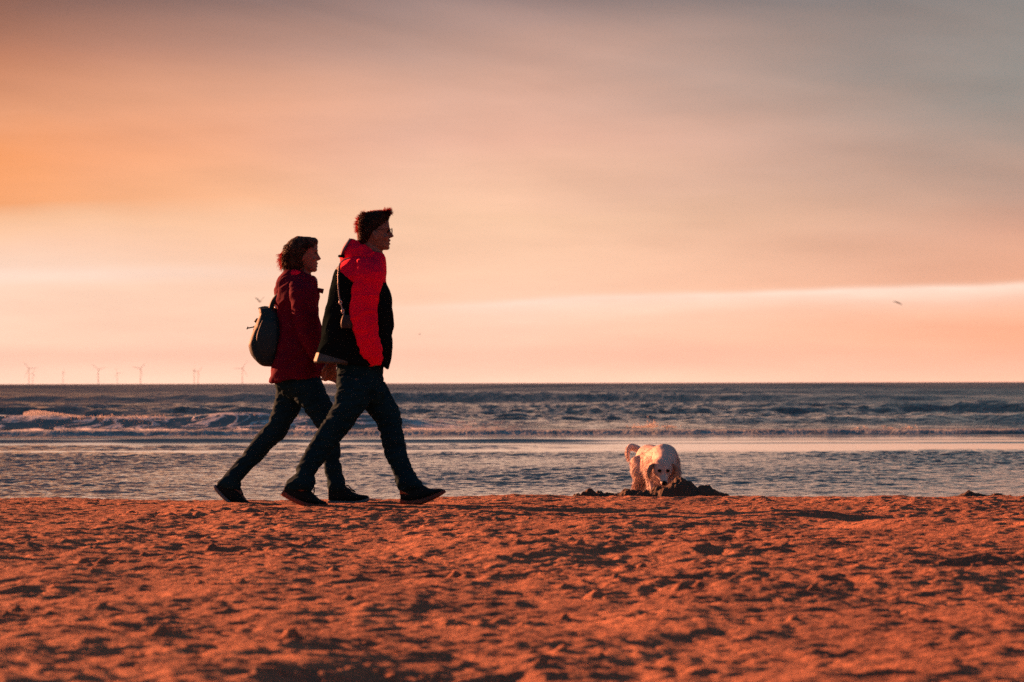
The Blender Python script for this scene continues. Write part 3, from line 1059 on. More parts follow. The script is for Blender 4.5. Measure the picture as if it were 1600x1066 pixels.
    for T in (near_arm, far_arm):
        S = Shape(); S.loft(fg.rings(T, 5), 32, 2.15)
        me = remesh(S, 'sleeve', 0.006, 2)
        wrinkle(me, [(9, 9, 14, .012, 31, False), (13, 13, 22, .010, 32, True)])
        put(me, 'sleeve', jk, [M_RED])
    # hood bunched behind the neck
    S = Shape()
    S.loft(fg.rings([(547, 373, 555, 374.5, .045), (541, 381, 573, 384, .10), (535.5, 391, 587, 392.5, .125), (532, 400, 599, 402, .140), (532, 409, 602.5, 413, .150), (538, 418, 602.5, 421, .155)], 5), 34, 2.2)
    me = remesh(S, 'hood', 0.0055, 2)
    wrinkle(me, [(10, 10, 18, .010, 41, False), (18, 18, 30, .012, 42, True)])
    hd = put(me, 'hood', jk, [M_RED])
    # grey hood piping, black toggle
    S = Shape()
    for s in np.linspace(-1, 1, 3):
        pass
    S.loft(fg.rings([(546, 371.8, 551, 373.5, .055), (540.5, 380, 546.5, 382, .085), (535, 389.5, 541, 391, .105), (532, 398, 536.5, 399, .115)], 4), 24)
    put(S.mesh('hood_edge'), 'hood_edge', hd, [M_REFL])
    S = Shape(); S.tube([fg.p(530.8, 400, -.03), fg.p(538.5, 400.8, -.10)], [.009, .010], 10, 1); put(S.mesh('toggle'), 'toggle', hd, [M_BLACK])
    # shoes
    shoe(fg, body, [(447, 756, 443.5, 767, .034), (459, 751, 453, 775, .040), (474, 755, 466, 780.5, .041), (484, 763, 479, 785, .041), (492, 771, 488.5, 786.5, .044), (501, 779, 501, 787, .044), (510, 782.5, 511.5, 787, .030)],
         [(444, 764, 439.5, 772, .036), (457, 772.5, 453, 780, .042), (474, 781, 471, 788.5, .046), (489, 785, 488, 791, .050), (502, 785.5, 502.5, 790.5, .048), (512, 785, 514, 788.5, .034)], -.088, M_SOLE_M,
         [[(489, 758, -.02), (492.5, 761, -.03), (492, 766, -.03)], [(488, 762, -.01), (492, 765, -.01), (491, 770, -.01)]])
    shoe(fg, body, [(624, 763, 624.5, 782, .036), (634, 757, 636, 783, .041), (648, 754, 650, 782, .043), (660, 758, 662, 779.5, .045), (672, 764, 674, 774.5, .048), (684, 763.5, 686, 770.5, .046), (692, 765, 694, 768.5, .030)],
         [(624, 779, 624.3, 788, .038), (638, 782, 640, 790, .044), (656, 779.5, 658, 788.5, .049), (672, 774, 675, 782, .052), (686, 768, 688.5, 775, .048), (694, 765.5, 696, 769.5, .030)], .088, M_SOLE_M, None,
         [(623.4, 764, 623.6, 774, .040), (630, 766.5, 631, 774, .043), (637, 771.5, 639, 773, .044)])
    # shoulder bag
    S = Shape()
    S.loft(fg.rings([(539, 492, 551, 493, .022, -.232), (536.5, 498, 553, 498, .028, -.236), (535, 506, 554.5, 507, .030, -.236), (536, 513, 553.5, 514, .026, -.232)], 4), 20, 4.0)
    bag = put(remesh(S, 'shoulder_bag', 0.004, 1), 'shoulder_bag', None, [M_BAG2])
    bag.location = fg.o
    tag(bag, "small grey shoulder bag hanging on a thin strap against the man's black jacket back", 'bag')
    S = Shape()
    S.tube([fg.p(548, 404, -.16), fg.p(538, 408, -.15), fg.p(532.5, 415, -.17), fg.p(530.8, 432, -.20), fg.p(531.5, 452, -.218), fg.p(534, 471, -.228), fg.p(537.5, 482, -.232), fg.p(541, 493, -.234)], [.0045] * 8, 8, 5)
    put(S.mesh('strap'), 'strap', bag, [M_REFL])
    for cx, cy in ((534.6, 473.2), (538.4, 487)):
        S = Shape()
        c = fg.p(cx, cy, -.236)
        ring = [c + Vector((.008 * math.cos(a), 0, .013 * math.sin(a))) for a in [k * math.pi / 6 for k in range(13)]]
        S.tube(ring, [.003] * 13, 6, 1)
        put(S.mesh('strap_ring'), 'strap_ring', bag, [M_METAL])
    return body


def build_woman():
    fg = Fig(24.2, 460)
    torso = [(447, 424, 488, 428, .10), (437, 433, 494, 437, .155), (431.5, 445, 497, 447, .185), (430, 462, 500, 462, .20), (431, 480, 499, 478, .20), (432, 504, 501, 503, .195),
             (429, 530, 503, 526, .20), (426, 555, 501.5, 550, .205), (424.5, 574, 500, 568, .205), (422, 596.5, 498, 588.5, .20)]
    near_arm = [(455, 438, 490, 444, .06, -.14), (454, 450, 496, 455, .078, -.18), (456, 470, 497, 472, .082, -.205), (460, 495, 499, 494, .078, -.215), (465, 518, 502, 513, .074, -.215),
                (474, 538, 504.5, 530, .068, -.21), (485, 555, 509, 545, .060, -.20), (495, 571, 514.5, 560, .050, -.19), (498, 587, 514, 576, .044, -.185)]
    far_arm = [(455, 438, 490, 444, .06, .14), (452, 455, 490, 458, .075, .19), (448, 490, 482, 490, .07, .21), (446, 525, 476, 525, .062, .21), (452, 560, 478, 556, .052, .20), (458, 580, 480, 576, .04, .19)]
    pelvis = [(430, 560, 498, 556, .15), (429, 582, 498, 580, .155), (429.5, 597, 503, 597, .15), (434, 610, 508, 612, .125), (452, 622, 498, 624, .07)]
    legF = [(430, 590, 480, 600, .09, .080), (431, 607, 477, 616, .095, .084), (429, 622, 472.5, 630, .092, .084), (424, 641, 465, 645, .086, .084), (417.5, 657, 453, 664, .078, .084),
            (404, 675, 443.5, 683, .070, .084), (388.4, 693.5, 423, 700, .064, .084), (371.5, 716, 405, 720, .060, .084), (358, 732, 389, 734, .056, .084), (345, 747, 376.5, 748, .054, .084), (338.5, 755, 374, 757, .056, .084), (341, 762, 374, 766, .046, .084)]
    legN = [(440, 588, 497, 589, .09, -.080), (448, 601, 505, 603, .095, -.084), (457, 617, 513, 616, .093, -.084), (469, 632, 519, 630, .088, -.084), (484, 650, 524.5, 646, .080, -.084), (496, 667, 529, 664, .074, -.084),
            (502, 686, 531.5, 684, .068, -.084), (504.5, 704, 532, 704, .064, -.084), (507, 721, 533, 720, .060, -.084), (509, 738, 535, 737, .058, -.084), (513, 750, 538, 748, .060, -.084), (513.5, 760, 540, 757, .058, -.084), (515, 768, 541, 764, .046, -.084)]
    S = Shape()
    skull = [(464, 371, 486, 372, .038), (455, 378, 494, 378, .062), (452, 386, 496.3, 386, .071), (452, 394, 496, 394, .073), (454, 401, 495.8, 401, .072), (457, 408, 495.5, 408, .066),
             (463, 415, 495, 415, .057), (470, 420.5, 494.8, 420.5, .046), (478, 424, 491.5, 424.5, .032)]
    S.loft(fg.rings(skull, 3), 30, 2.15)
    S.loft(fg.rings([(457, 408, 484, 421, .052), (456, 422, 487, 430, .054), (452, 438, 488, 442, .06)], 3))
    S.loft(fg.rings([(491, 392.5, 496.6, 392.5, .007), (491, 397, 498, 397, .009), (491, 401.5, 500.6, 401.5, .012), (491, 404.5, 501.8, 404.3, .013), (491, 406.8, 498, 406.6, .012)], 3), 14)
    S.loft(fg.rings([(487, 409.5, 496.6, 409.8, .016), (487, 411.3, 497.6, 411.5, .019), (487, 413, 495.4, 413, .019)], 3), 14)
    S.loft(fg.rings([(487, 414.2, 495.8, 414.2, .018), (487, 415.8, 497, 415.8, .018), (487, 417.5, 495.2, 417.5, .016)], 3), 14)
    S.loft(fg.rings([(485, 419, 495.3, 419, .018), (485, 422, 496, 421.8, .020), (484, 424.6, 492.5, 424.6, .016)], 3), 14)
    for s in (-1, 1):
        S.loft(fg.rings([(488, 389, 496.4, 389, .017, s * .026), (488, 391.5, 497, 391.5, .015, s * .025), (488, 393, 495.8, 393, .013, s * .025)], 2), 12)
        S.ball(fg.p(487, 404, s * .040), (.028, .019, .021))
        S.ball(fg.p(474, 402, s * .074), (.014, .008, .027))
    S.loft(fg.rings(torso[1:-1], 3, 0.03)); S.loft(fg.rings(near_arm, 3, 0.020)); S.loft(fg.rings(far_arm, 3, 0.020))
    S.loft(fg.rings(pelvis, 3, 0.02)); S.loft(fg.rings(legN, 3, 0.014)); S.loft(fg.rings(legF, 3, 0.014))
    w = fg.p(503, 580, -.19)
    S.tube([fg.p(503, 560, -.19), w], [.030, .026], 12, 2)
    finger_hand(S, w, Vector((.86, -.10, -.25)), Vector((-.30, -.80, -.45)), Vector((.25, -.30, .85)), 0.6, 1.12)
    w2 = fg.p(470, 582, .19)
    finger_hand(S, w2, Vector((.15, 0, -1)), Vector((.1, -1, 0)), Vector((1, 0, 0)), 0.4, .9)
    S.loft(fg.rings([(345, 750, 372, 754, .040, .084), (346, 762, 376, 768, .034, .084), (358, 775, 382, 778, .032, .084), (374, 784, 386, 784, .018, .084)], 3))
    S.loft(fg.rings([(516, 755, 538, 753, .040, -.084), (516, 777, 545, 766, .034, -.084), (540, 781, 562, 773, .032, -.084), (562, 782, 572, 777, .018, -.084)], 3))
    me = remesh(S, 'person', 0.0042, 2)
    body = put(me, 'person', None, [M_SKIN])
    body.location = fg.o
    tag(body, 'woman with wavy bobbed hair in maroon coat and dark jeans walking behind the man', 'person')
    for s in (-1, 1):
        S = Shape(); S.ball(fg.p(494.0, 395, s * .028), (.0095, .011, .0095)); put(S.mesh('eye'), 'eye', body, [M_EYE])
    # hair
    S = Shape()
    cap = [(447, 421, 470, 423, .070), (441, 414, 478, 416, .088), (439.5, 406, 480, 408, .096), (441, 398, 482, 400, .098), (444, 390, 486, 391, .097), (447.5, 382, 494.5, 383, .091),
           (454, 374, 496.2, 376, .076), (464, 368.5, 493.5, 371, .05)]
    S.loft(fg.rings(cap, 4), 32, 2.2)
    me = remesh(S, 'hair', 0.0045, 1)
    wrinkle(me, [(18, 18, 9, .008, 3, False), (60, 60, 14, .004, 5, True)])
    co = get_co(me); no = get_no(me)
    S = Shape(); S.add([tuple(c) for c in co], [tuple(p.vertices) for p in me.polygons])
    px, py = fg.px(co)
    roots, dirs, ln, wd = [], [], [], []
    for i in rng.permutation(len(co)):
        if len(roots) > 3200:
            break
        n = Vector(no[i]); x_, y_ = px[i], py[i]
        if x_ > 478 and y_ > 393:
            continue
        l = rng.uniform(.03, .06); k = .10
        if x_ < 452 and y_ > 392:
            l = rng.uniform(.025, .055); k = .75
        if y_ < 378:
            l = rng.uniform(.008, .022)
        if y_ > 414:
            l *= .4
        fl0 = Vector((-.35, 0, -.9)); fl0 = (fl0 - n * fl0.dot(n)).normalized()
        dvec = n * (k if k > .3 else .06) + fl0 + Vector(rng.normal(0, .22 if k > .3 else .08, 3))
        roots.append(Vector(co[i]) - n * .004); dirs.append(dvec); ln.append(l); wd.append(rng.uniform(.0008, .0022))
    strands(S, roots, dirs, ln, wd, 0.18, 6)
    hair_obj(S, len(me.polygons), body, M_HAIR_W, M_HAIR_RIM, fg, 441.5, 371.0, 495.5)
    # jeans
    S = Shape(); S.loft(fg.rings(pelvis, 4)); S.loft(fg.rings(legN, 4)); S.loft(fg.rings(legF, 4))
    me = remesh(S, 'jeans', 0.007, 2)
    wrinkle(me, [(14, 14, 24, .006, 15, False), (24, 24, 44, .0090, 16, True)])
    put(me, 'jeans', body, [M_JEANS_W])
    # coat
    S = Shape(); S.loft(fg.rings(torso, 5), 40, 2.3)
    S.loft(fg.rings([(480, 425, 493, 431, .05, -.02), (484, 434, 497, 438, .06, -.02), (484, 447, 498, 448, .07, -.02)], 4), 20)
    me = remesh(S, 'coat', 0.0058, 2)
    wrinkle(me, [(8, 8, 10, .014, 61, False), (18, 18, 18, .011, 62, True)])
    ct = put(me, 'coat', body, [M_MAROON])
    for T in (near_arm, far_arm):
        S = Shape(); S.loft(fg.rings(T, 5), 30, 2.15)
        me = remesh(S, 'sleeve', 0.006, 2)
        wrinkle(me, [(10, 10, 16, .009, 65, False), (22, 22, 36, .006, 66, True)])
        put(me, 'sleeve', ct, [M_MAROON])
    S = Shape()
    S.loft(fg.rings([(449, 420, 476, 424, .085), (440, 427, 486, 431, .125), (433, 437, 490, 440, .145), (429.5, 450, 478, 452, .145), (429, 461, 462, 463, .12), (431, 467, 450, 468, .08)], 5), 32, 2.2)
    me = remesh(S, 'hood', 0.0058, 2)
    wrinkle(me, [(10, 10, 18, .009, 71, False), (24, 24, 36, .006, 72, True)])
    put(me, 'hood', ct, [M_MAROON])
    S = Shape()
    S.loft(fg.rings([(454, 420.5, 472, 423, .086, -.012), (452.5, 424, 474, 426, .108, -.012), (452, 428, 472, 430.5, .120, -.012), (455, 431.5, 468, 432.5, .112, -.012)], 3), 24, 2.6)
    put(remesh(S, 'hood_sunlit_patch', 0.006, 1), 'hood_sunlit_patch', ct, [M_RED])  # bright red piece added as the sunlit highlight on the maroon hood
    S = Shape(); S.tube([fg.p(494, 452, -.05), fg.p(500, 453.5, -.05), fg.p(506, 455, -.05)], [.014, .015, .016], 12, 1)
    put(S.mesh('toggle'), 'toggle', ct, [M_MAROON])
    S = Shape(); S.loft(fg.rings([(492.5, 435, 496, 436, .014, -.04), (493, 440, 497.2, 440, .016, -.04), (493, 444, 496.8, 444, .014, -.04)], 2), 12, 3)
    put(S.mesh('collar_clip'), 'collar_clip', ct, [M_REFL])
    shoe(fg, body, [(337, 756, 334.5, 764, .030), (347, 752, 342, 772, .036), (360, 754, 351, 779, .037), (371, 764, 362, 785, .038), (378, 776, 373, 788, .040), (384, 781, 382, 788.5, .036), (388, 784, 388, 788.5, .022)],
         [(334.5, 756.5, 332, 763, .034), (343, 767, 339.5, 772.5, .039), (354, 778.5, 351, 783, .042), (364, 785.5, 362.5, 789.5, .046), (376, 787, 376, 790.2, .045), (387, 786.5, 388, 789.5, .028)], .084, M_SOLE_W,
         [[(372, 758, -.02), (377, 768, -.03), (378.5, 773, -.03), (375, 772, -.02)], [(371, 760, 0), (376, 768, 0), (374, 775, 0)]])
    shoe(fg, body, [(513.5, 756, 513.5, 783, .032), (524, 753, 524, 783, .037), (536, 755, 537, 783, .039), (548, 765, 548, 783, .040), (560, 771, 560, 782, .042), (571, 772.5, 571.5, 780, .038), (576.5, 774, 577, 778, .024)],
         [(513, 780.5, 513.3, 786.8, .034), (530, 781, 530, 787.5, .040), (548, 781.5, 549, 787.8, .045), (564, 780, 566, 786.6, .047), (574, 777, 576, 782, .038), (577, 775.5, 578, 779, .026)], -.084, M_SOLE_W,
         [[(540, 758, -.03), (545, 757.5, -.04), (549, 762, -.04), (556, 766.5, -.035)], [(541, 760, 0), (548, 764, -.01), (556, 768, -.01)]])
    # backpack
    S = Shape()
    S.loft(fg.rings([(404.6, 480.5, 425, 480.8, .105), (405, 486, 431, 485, .125), (405.5, 492, 437, 491, .135), (401, 503, 441, 504, .145), (395.5, 517, 443, 519, .15), (390.5, 531, 442, 534, .155), (389, 540, 440, 541, .155),
                     (391.5, 551, 438, 551, .15), (397.5, 560, 435, 560, .14), (406, 568.5, 430, 569.5, .115), (411, 571.3, 424, 571.8, .09)], 4), 36, 4.0)
    me = remesh(S, 'backpack', 0.006, 2)
    wrinkle(me, [(9, 9, 10, .010, 81, False), (22, 22, 16, .004, 82, True)])
    bp = put(me, 'backpack', None, [M_BAG])
    bp.location = fg.o
    tag(bp, "dark slate leather backpack on the woman's back", 'backpack')
    for s in (-1, 1):
        S = Shape()
        S.tube([fg.p(424, 484, s * .08), fg.p(427, 474, s * .085), fg.p(434, 464, s * .09), fg.p(443, 456, s * .105), fg.p(456, 443, s * .135), fg.p(468, 441, s * .115), fg.p(478, 450, s * .12),
                fg.p(482, 470, s * .13), fg.p(478, 500, s * .13), fg.p(462, 530, s * .13), fg.p(440, 545, s * .12)], [.014, .016, .017, .015, .013, .013, .013, .012, .010, .009, .009], 8, 5)
        put(S.mesh('strap'), 'strap', bp, [M_BAG])
    S = Shape()
    S.tube([fg.p(386.5, 511.5, -.03), fg.p(388, 512.3, -.03)], [.010, .008], 8, 1)
    S.tube([fg.p(388, 512, -.03), fg.p(396, 510.5, -.03), fg.p(401, 508.5, -.03)], [.004, .004, .007], 8, 2)
    S.tube([fg.p(399, 503, -.03), fg.p(403.5, 497, -.03)], [.010, .007], 8, 1)
    put(S.mesh('closing_strap'), 'closing_strap', bp, [M_BAG])
    S = Shape()
    S.loft(fg.rings([(412, 500, 434, 501, .010, -.148), (407, 512, 436, 513, .016, -.152), (403, 528, 436, 530, .018, -.156), (405, 546, 434, 547, .016, -.150), (412, 556, 430, 556, .010, -.140)], 4), 24, 3.2)
    put(remesh(S, 'side_pocket', 0.005, 2), 'side_pocket', bp, [M_POCKET])
    S = Shape(); S.ball(fg.p(433, 480.5, -.145), (.009, .007, .009)); put(S.mesh('stud'), 'stud', bp, [M_METAL])
    S = Shape(); S.tube([fg.p(404, 482, 0), fg.p(414, 479.6, 0), fg.p(426, 482, 0)], [.008, .009, .008], 8, 3)
    put(S.mesh('top_seam'), 'top_seam', bp, [M_BAG])
    return body


man = build_man()
woman = build_woman()

# ------------------------------------------------------------------ dog
def mat_fur():
    m = MatB('dog_fur')
    v = m.objc()
    n = m.noise(v, s=12, detail=4)
    m.color(m.mix(n, (0.54, 0.42, 0.38), (0.72, 0.56, 0.50)))
    m.set(Roughness=0.8)
    return m.m


M_FUR = mat_fur()
M_EAR = cloth('dog_ear', (0.46, 0.37, 0.31), rough=0.9, spec=0.0, bump=0.5)
M_NOSE = cloth('dog_nose', (0.008, 0.009, 0.010), rough=0.5, spec=0.3, bump=0.1)


def build_dog():
    S = Shape()
    Y = Vector((0, 1, 0))

    def bl(T, n=24, sub=4, ex=2.15, sh=None):
        """T: (x, ztop, zbot, halfwidth, y)"""
        P = cr_interp(T, sub); r = []
        for x, zt, zb, w, y in P:
            r.append((Vector((x, y, zb)), Vector((x, y, zt)), w, Y))
        (sh or S).loft(r, n, ex)
    # trunk: deep chest narrowing to the belly
    bl([(-.40, .46, .36, .05, 0), (-.37, .52, .30, .10, 0), (-.28, .565, .27, .135, 0), (-.15, .555, .27, .130, 0), (0, .55, .23, .135, 0), (.12, .565, .18, .15, 0), (.22, .57, .17, .15, 0), (.30, .54, .20, .125, 0), (.35, .48, .26, .08, 0)])
    # neck, reaching down and forward
    S.tube([Vector((.20, 0, .45)), Vector((.32, -.02, .42)), Vector((.41, -.05, .385)), Vector((.455, -.08, .35))], [.135, .120, .105, .095], 20, 4)
    # head
    hc = Vector((.49, -.105, .335))
    KS = 1.14
    yaw = R(-14); pit = R(41)      # muzzle points down and forward
    HM = Matrix.Rotation(yaw, 3, 'Z') @ Matrix.Rotation(pit, 3, 'Y')

    def h(x, y, z):
        return hc + HM @ (Vector((x, y, z)) * KS)

    def hl(T, n=22, sub=4, ex=2.2, sh=None):
        P = cr_interp(T, sub); r = []
        for x, zt, zb, w, y in P:
            r.append((h(x, y, zb), h(x, y, zt), w * KS, HM @ Y))
        (sh or S).loft(r, n, ex)
    hl([(-.10, .03, -.03, .03, 0), (-.085, .062, -.06, .068, 0), (-.04, .080, -.072, .082, 0), (.015, .076, -.070, .078, 0), (.050, .052, -.062, .060, 0), (.075, .030, -.056, .043, 0), (.11, .024, -.050, .037, 0),
        (.145, .020, -.044, .034, 0), (.165, .008, -.036, .026, 0)])
    for s in (-1, 1):
        S.ball(h(.042, s * .030, .052), (.020, .018, .012), HM)     # brows
        S.ball(h(.12, s * .018, -.022), (.04, .018, .024), HM)      # flews
        # legs
        S.tube([Vector((-.27, s * .085, .42)), Vector((-.22, s * .095, .30)), Vector((-.30, s * .090, .18)), Vector((-.345, s * .088, .15)), Vector((-.335, s * .088, .06)), Vector((-.33, s * .088, .025))], [.105, .082, .042, .032, .027, .026], 16, 4)
        S.ball(Vector((-.295, s * .088, .022)), (.052, .032, .022))
        S.tube([Vector((.20, s * .095, .34)), Vector((.16, s * .10, .24)), Vector((.20, s * .10, .13)), Vector((.205, s * .10, .05)), Vector((.21, s * .10, .025))], [.075, .052, .036, .028, .027], 16, 4)
        S.ball(Vector((.235, s * .10, .022)), (.050, .032, .022))
    # tail: lifted and curling over
    S.tube([Vector((-.37, -.02, .48)), Vector((-.42, -.08, .535)), Vector((-.43, -.14, .545)), Vector((-.42, -.165, .515)), Vector((-.41, -.175, .47)), Vector((-.40, -.165, .42))], [.032, .026, .022, .020, .016, .008], 14, 4)
    me = remesh(S, 'dog', 0.007, 3)
    wrinkle(me, [(11, 11, 4, .012, 91, False)])
    dog = put(me, 'dog', None, [M_FUR])
    tag(dog, 'cream golden retriever digging head down behind a pile of sand', 'dog')
    # ears
    for s in (-1, 1):
        E = Shape()
        a = h(-.035, s * .070, .045)
        out = HM @ Vector((0, s, 0)); dn = Vector((0, 0, -1)); fw = HM @ Vector((1, 0, 0))
        fl_ = Vector((fw.x, fw.y, 0)).normalized()
        P = [(a, .026, .017), (a + out * .032 + dn * .018, .040, .019), (a + out * .052 + dn * .062, .050, .018), (a + out * .056 + dn * .112, .042, .015), (a + out * .050 + dn * .152, .014, .008)]
        fl_ = (fl_ * .75 + out * .45).normalized()
        out2 = (out - fl_ * out.dot(fl_)).normalized()
        rr = [(p - fl_ * w, p + fl_ * w, t, out2) for p, w, t in P]
        E.loft(rr, 14)
        put(remesh(E, 'ear', 0.005, 2), 'ear', dog, [M_EAR])
        E = Shape(); E.ball(h(.060, s * .036, .046), (.0165, .018, .015), HM); put(E.mesh('eye'), 'eye', dog, [M_NOSE])
    E = Shape(); E.ball(h(.166, 0, .004), (.022, .028, .023), HM); put(E.mesh('nose'), 'nose', dog, [M_NOSE])
    # fur: thousands of tapering locks lying back along the coat
    co = get_co(me); no = get_no(me)
    Fm = Shape()
    n = 46000
    hl_ = (co - np.array(hc)) @ np.array(HM)
    ok_ = np.where(~((hl_[:, 0] > .035) & (np.abs(hl_).max(1) < .25)))[0]
    pick = rng.choice(ok_, n, replace=True)
    vs = np.empty((n, 5, 3)); base = co[pick] + rng.normal(0, .003, (n, 3)); nn = no[pick]
    headd = np.linalg.norm(base - np.array(hc), axis=1)
    L = np.where(headd < .15, .008, np.clip(.040 + (0.42 - base[:, 2]) * .14, .030, .075)) * rng.uniform(.6, 1.3, n)
    L = np.where((base[:, 2] < .14), .012, L)
    tail = base[:, 0] < -.42
    L = np.where(tail, .028, L)
    flow = np.stack([np.full(n, -.55), np.zeros(n), np.full(n, -.8)], 1)
    flow[headd < .15] = (-.6, 0, .3)
    clump = np.stack([vnoise(base[:, 0] * 15, base[:, 2] * 15 + base[:, 1] * 12, s_) for s_ in (1, 2, 3)], 1) * 0.8
    d = nn * .16 + flow * .8 + clump + rng.normal(0, .12, (n, 3))
    d /= np.linalg.norm(d, axis=1)[:, None]
    ax = np.cross(d, nn + rng.normal(0, .22, (n, 3))); ax /= np.linalg.norm(ax, axis=1)[:, None]
    w = (.0017 * rng.uniform(.6, 1.4, n))[:, None]
    b0 = base - nn * .004
    mid = b0 + d * (L * .5)[:, None] + nn * (L * .08)[:, None]
    tip = b0 + d * L[:, None] + np.array([0, 0, -.25]) * (L * .4)[:, None]
    vs[:, 0] = b0 - ax * w; vs[:, 1] = b0 + ax * w; vs[:, 2] = mid + ax * w * .8; vs[:, 3] = mid - ax * w * .8; vs[:, 4] = tip
    V = vs.reshape(-1, 3)
    faces = []
    for i in range(n):
        o = i * 5
        faces.append((o, o + 1, o + 2, o + 3)); faces.append((o + 3, o + 2, o + 4))
    fm = bpy.data.meshes.new('fur'); fm.from_pydata(V.tolist(), [], faces); fm.update()
    fo = put(fm, 'fur', dog, [M_FUR])
    fo['kind'] = 'stuff'
    dog.rotation_euler = (0, 0, R(-74))
    dog.scale = (.96, .96, .98)
    dog.location = (1.372, 36.25, -0.392)
    return dog


dog = build_dog()

# ------------------------------------------------------------------ sand piles
def pile(name, D, base_z, outline, depth, label, seed, rough=1.0):
    """heap whose skyline follows real heights; a closed lumpy mound"""
    xs = np.array([(p[0] - 800) * D / F for p in outline]); hs = np.array([CH - (p[1] - HZ) * D / F for p in outline])
    x0, x1 = xs[0] - .12, xs[-1] + .12
    X = np.arange(x0, x1, .008); Y = np.arange(-depth, depth, .010)
    XX, YY = np.meshgrid(X, Y)
    hh = np.interp(XX, np.concatenate([[x0], xs, [x1]]), np.concatenate([[base_z - .03], hs, [base_z - .03]])) - base_z
    cy = vnoise(XX * 2.2, XX * 0, seed) * depth * .5
    wv = np.clip(1 - np.abs((YY - cy) / (depth * .85)) ** 1.7, 0, 1)
    Z = hh * wv
    Z = Z + (np.clip(fbm(XX * 9, YY * 9, 4, seed + 3, .6), -.5, 1) * .055 * rough) * np.clip(hh * 8, 0.15, 1) * np.clip(wv * 2, 0, 1)
    Z = np.where(wv <= 0.001, -.06, Z)
    cx = (x0 + x1) / 2
    o = grid_mesh(name, X - cx, Y, Z, M_PILE)
    o.location = (cx, D, base_z)
    tag(o, label, 'sand pile', 'sand piles on the wet slope')
    return o


pile('sand_pile', 33.6, -.345, [(895, 776), (922, 771.5), (945, 773), (960, 770), (975, 770), (985, 770.5), (1000, 771), (1012, 769), (1022, 761.5), (1034, 757.5), (1044, 757), (1052, 753.5), (1062, 750), (1072, 751), (1084, 756), (1090, 757), (1096, 755), (1104, 758), (1118, 766), (1132, 771), (1146, 776)],
     .42, 'dark freshly dug sand heap in front of the digging dog', 5, 1.15)
pile('sand_pile', 31.5, -.255, [(1478, 777.5), (1492, 776), (1506, 772), (1514, 771), (1524, 773.5), (1540, 774.5), (1553, 773.5), (1560, 774.5), (1574, 777.5)],
     .25, 'small low dark sand ridge at the far right water edge', 9, .7)
pile('sand_pile', 30.0, -.215, [(1398, 778.5), (1406, 776.5), (1416, 776), (1428, 778.5)], .16, 'tiny flat dark sand lump left of the low ridge at far right', 13, .3)

# ------------------------------------------------------------------ spray and foam crests
def droplets(name, n, fn, label):
    V = []; Fc = []
    for i in range(n):
        c, r = fn()
        o = len(V)
        a = random.random() * 6.28
        for dx, dy, dz in ((1, 0, 0), (-1, 0, 0), (0, 1, 0), (0, -1, 0), (0, 0, 1), (0, 0, -1)):
            q = (dx * math.cos(a) - dy * math.sin(a), dx * math.sin(a) + dy * math.cos(a), dz)
            V.append((c[0] + q[0] * r, c[1] + q[1] * r, c[2] + q[2] * r * .8))
        Fc += [(o, o + 2, o + 4), (o + 2, o + 1, o + 4), (o + 1, o + 3, o + 4), (o + 3, o, o + 4), (o + 2, o, o + 5), (o + 1, o + 2, o + 5), (o + 3, o + 1, o + 5), (o, o + 3, o + 5)]
    me = bpy.data.meshes.new(name); me.from_pydata(V, [], Fc); me.update()
    o = put(me, name, None, [M_FOAM])
    tag(o, label, 'sea spray', kind='stuff')


def mat_spray():
    m = MatB('foam').set(Roughness=0.7, Base_Color=(0.75, 0.75, 0.76, 1))
    t = m.N.new('ShaderNodeBsdfTranslucent')
    t.inputs['Color'].default_value = (0.8, 0.78, 0.76, 1)
    mx = m.N.new('ShaderNodeMixShader')
    mx.inputs[0].default_value = 0.65
    m.L.new(m.b.outputs[0], mx.inputs[1]); m.L.new(t.outputs[0], mx.inputs[2])
    m.L.new(mx.outputs[0], m.out.inputs['Surface'])
    return m.m


M_FOAM = mat_spray()


def crest_fn():
    # ragged lip along the breaker crest on the left
    px = 800 + random.choice((random.uniform(-810, -300), random.gauss(-680, 14), random.gauss(-640, 10), random.gauss(-580, 20), random.uniform(-640, -540)))
    D = 102.6 + random.gauss(0, .5)
    yy_ = 651 + random.gauss(0, 1.0) - abs(random.gauss(0, 1.4))
    return lock(px, yy_, D), random.uniform(.006, .022)


def mist_fn():
    # wind-blown mist over the left shoulder of the wave, drifting to the right
    t = random.random() ** 1.3
    px = 40 + t * 85 + random.gauss(0, 3)
    D = 104.5 + random.gauss(0, 1.2)
    top = 13.5 * math.sin(min(1, (t + .12) * 3.0) * math.pi / 2) * (1 - t) ** .7
    return lock(px, 651 - random.random() * top, D), random.uniform(.007, .018)


def mid_fn():
    k = random.random()
    px, s, hgt = (1018, 5, 5) if k < .35 else ((1000, 9, 2.5) if k < .6 else ((1045, 8, 2) if k < .8 else (random.choice((1345, 1390, 1420)), 6, 2.5)))
    D = 99.5 + random.gauss(0, .3)
    return lock(random.gauss(px, s), 670 - abs(random.gauss(0, hgt)) + (2 if px > 1300 else -1), D), random.uniform(.008, .026)


droplets('spray', 520, crest_fn, 'orange lit droplets thrown off the breaker crest at left')
droplets('spray', 2600, mist_fn, 'orange sunlit mist blowing above the breaking wave at far left')
droplets('spray', 420, mid_fn, 'small splashes in the surf behind and right of the dog')

# ------------------------------------------------------------------ wind turbines
M_TURB = MatB('turbine_paint').set(Roughness=0.5, Base_Color=(0.80, 0.72, 0.66, 1)).m


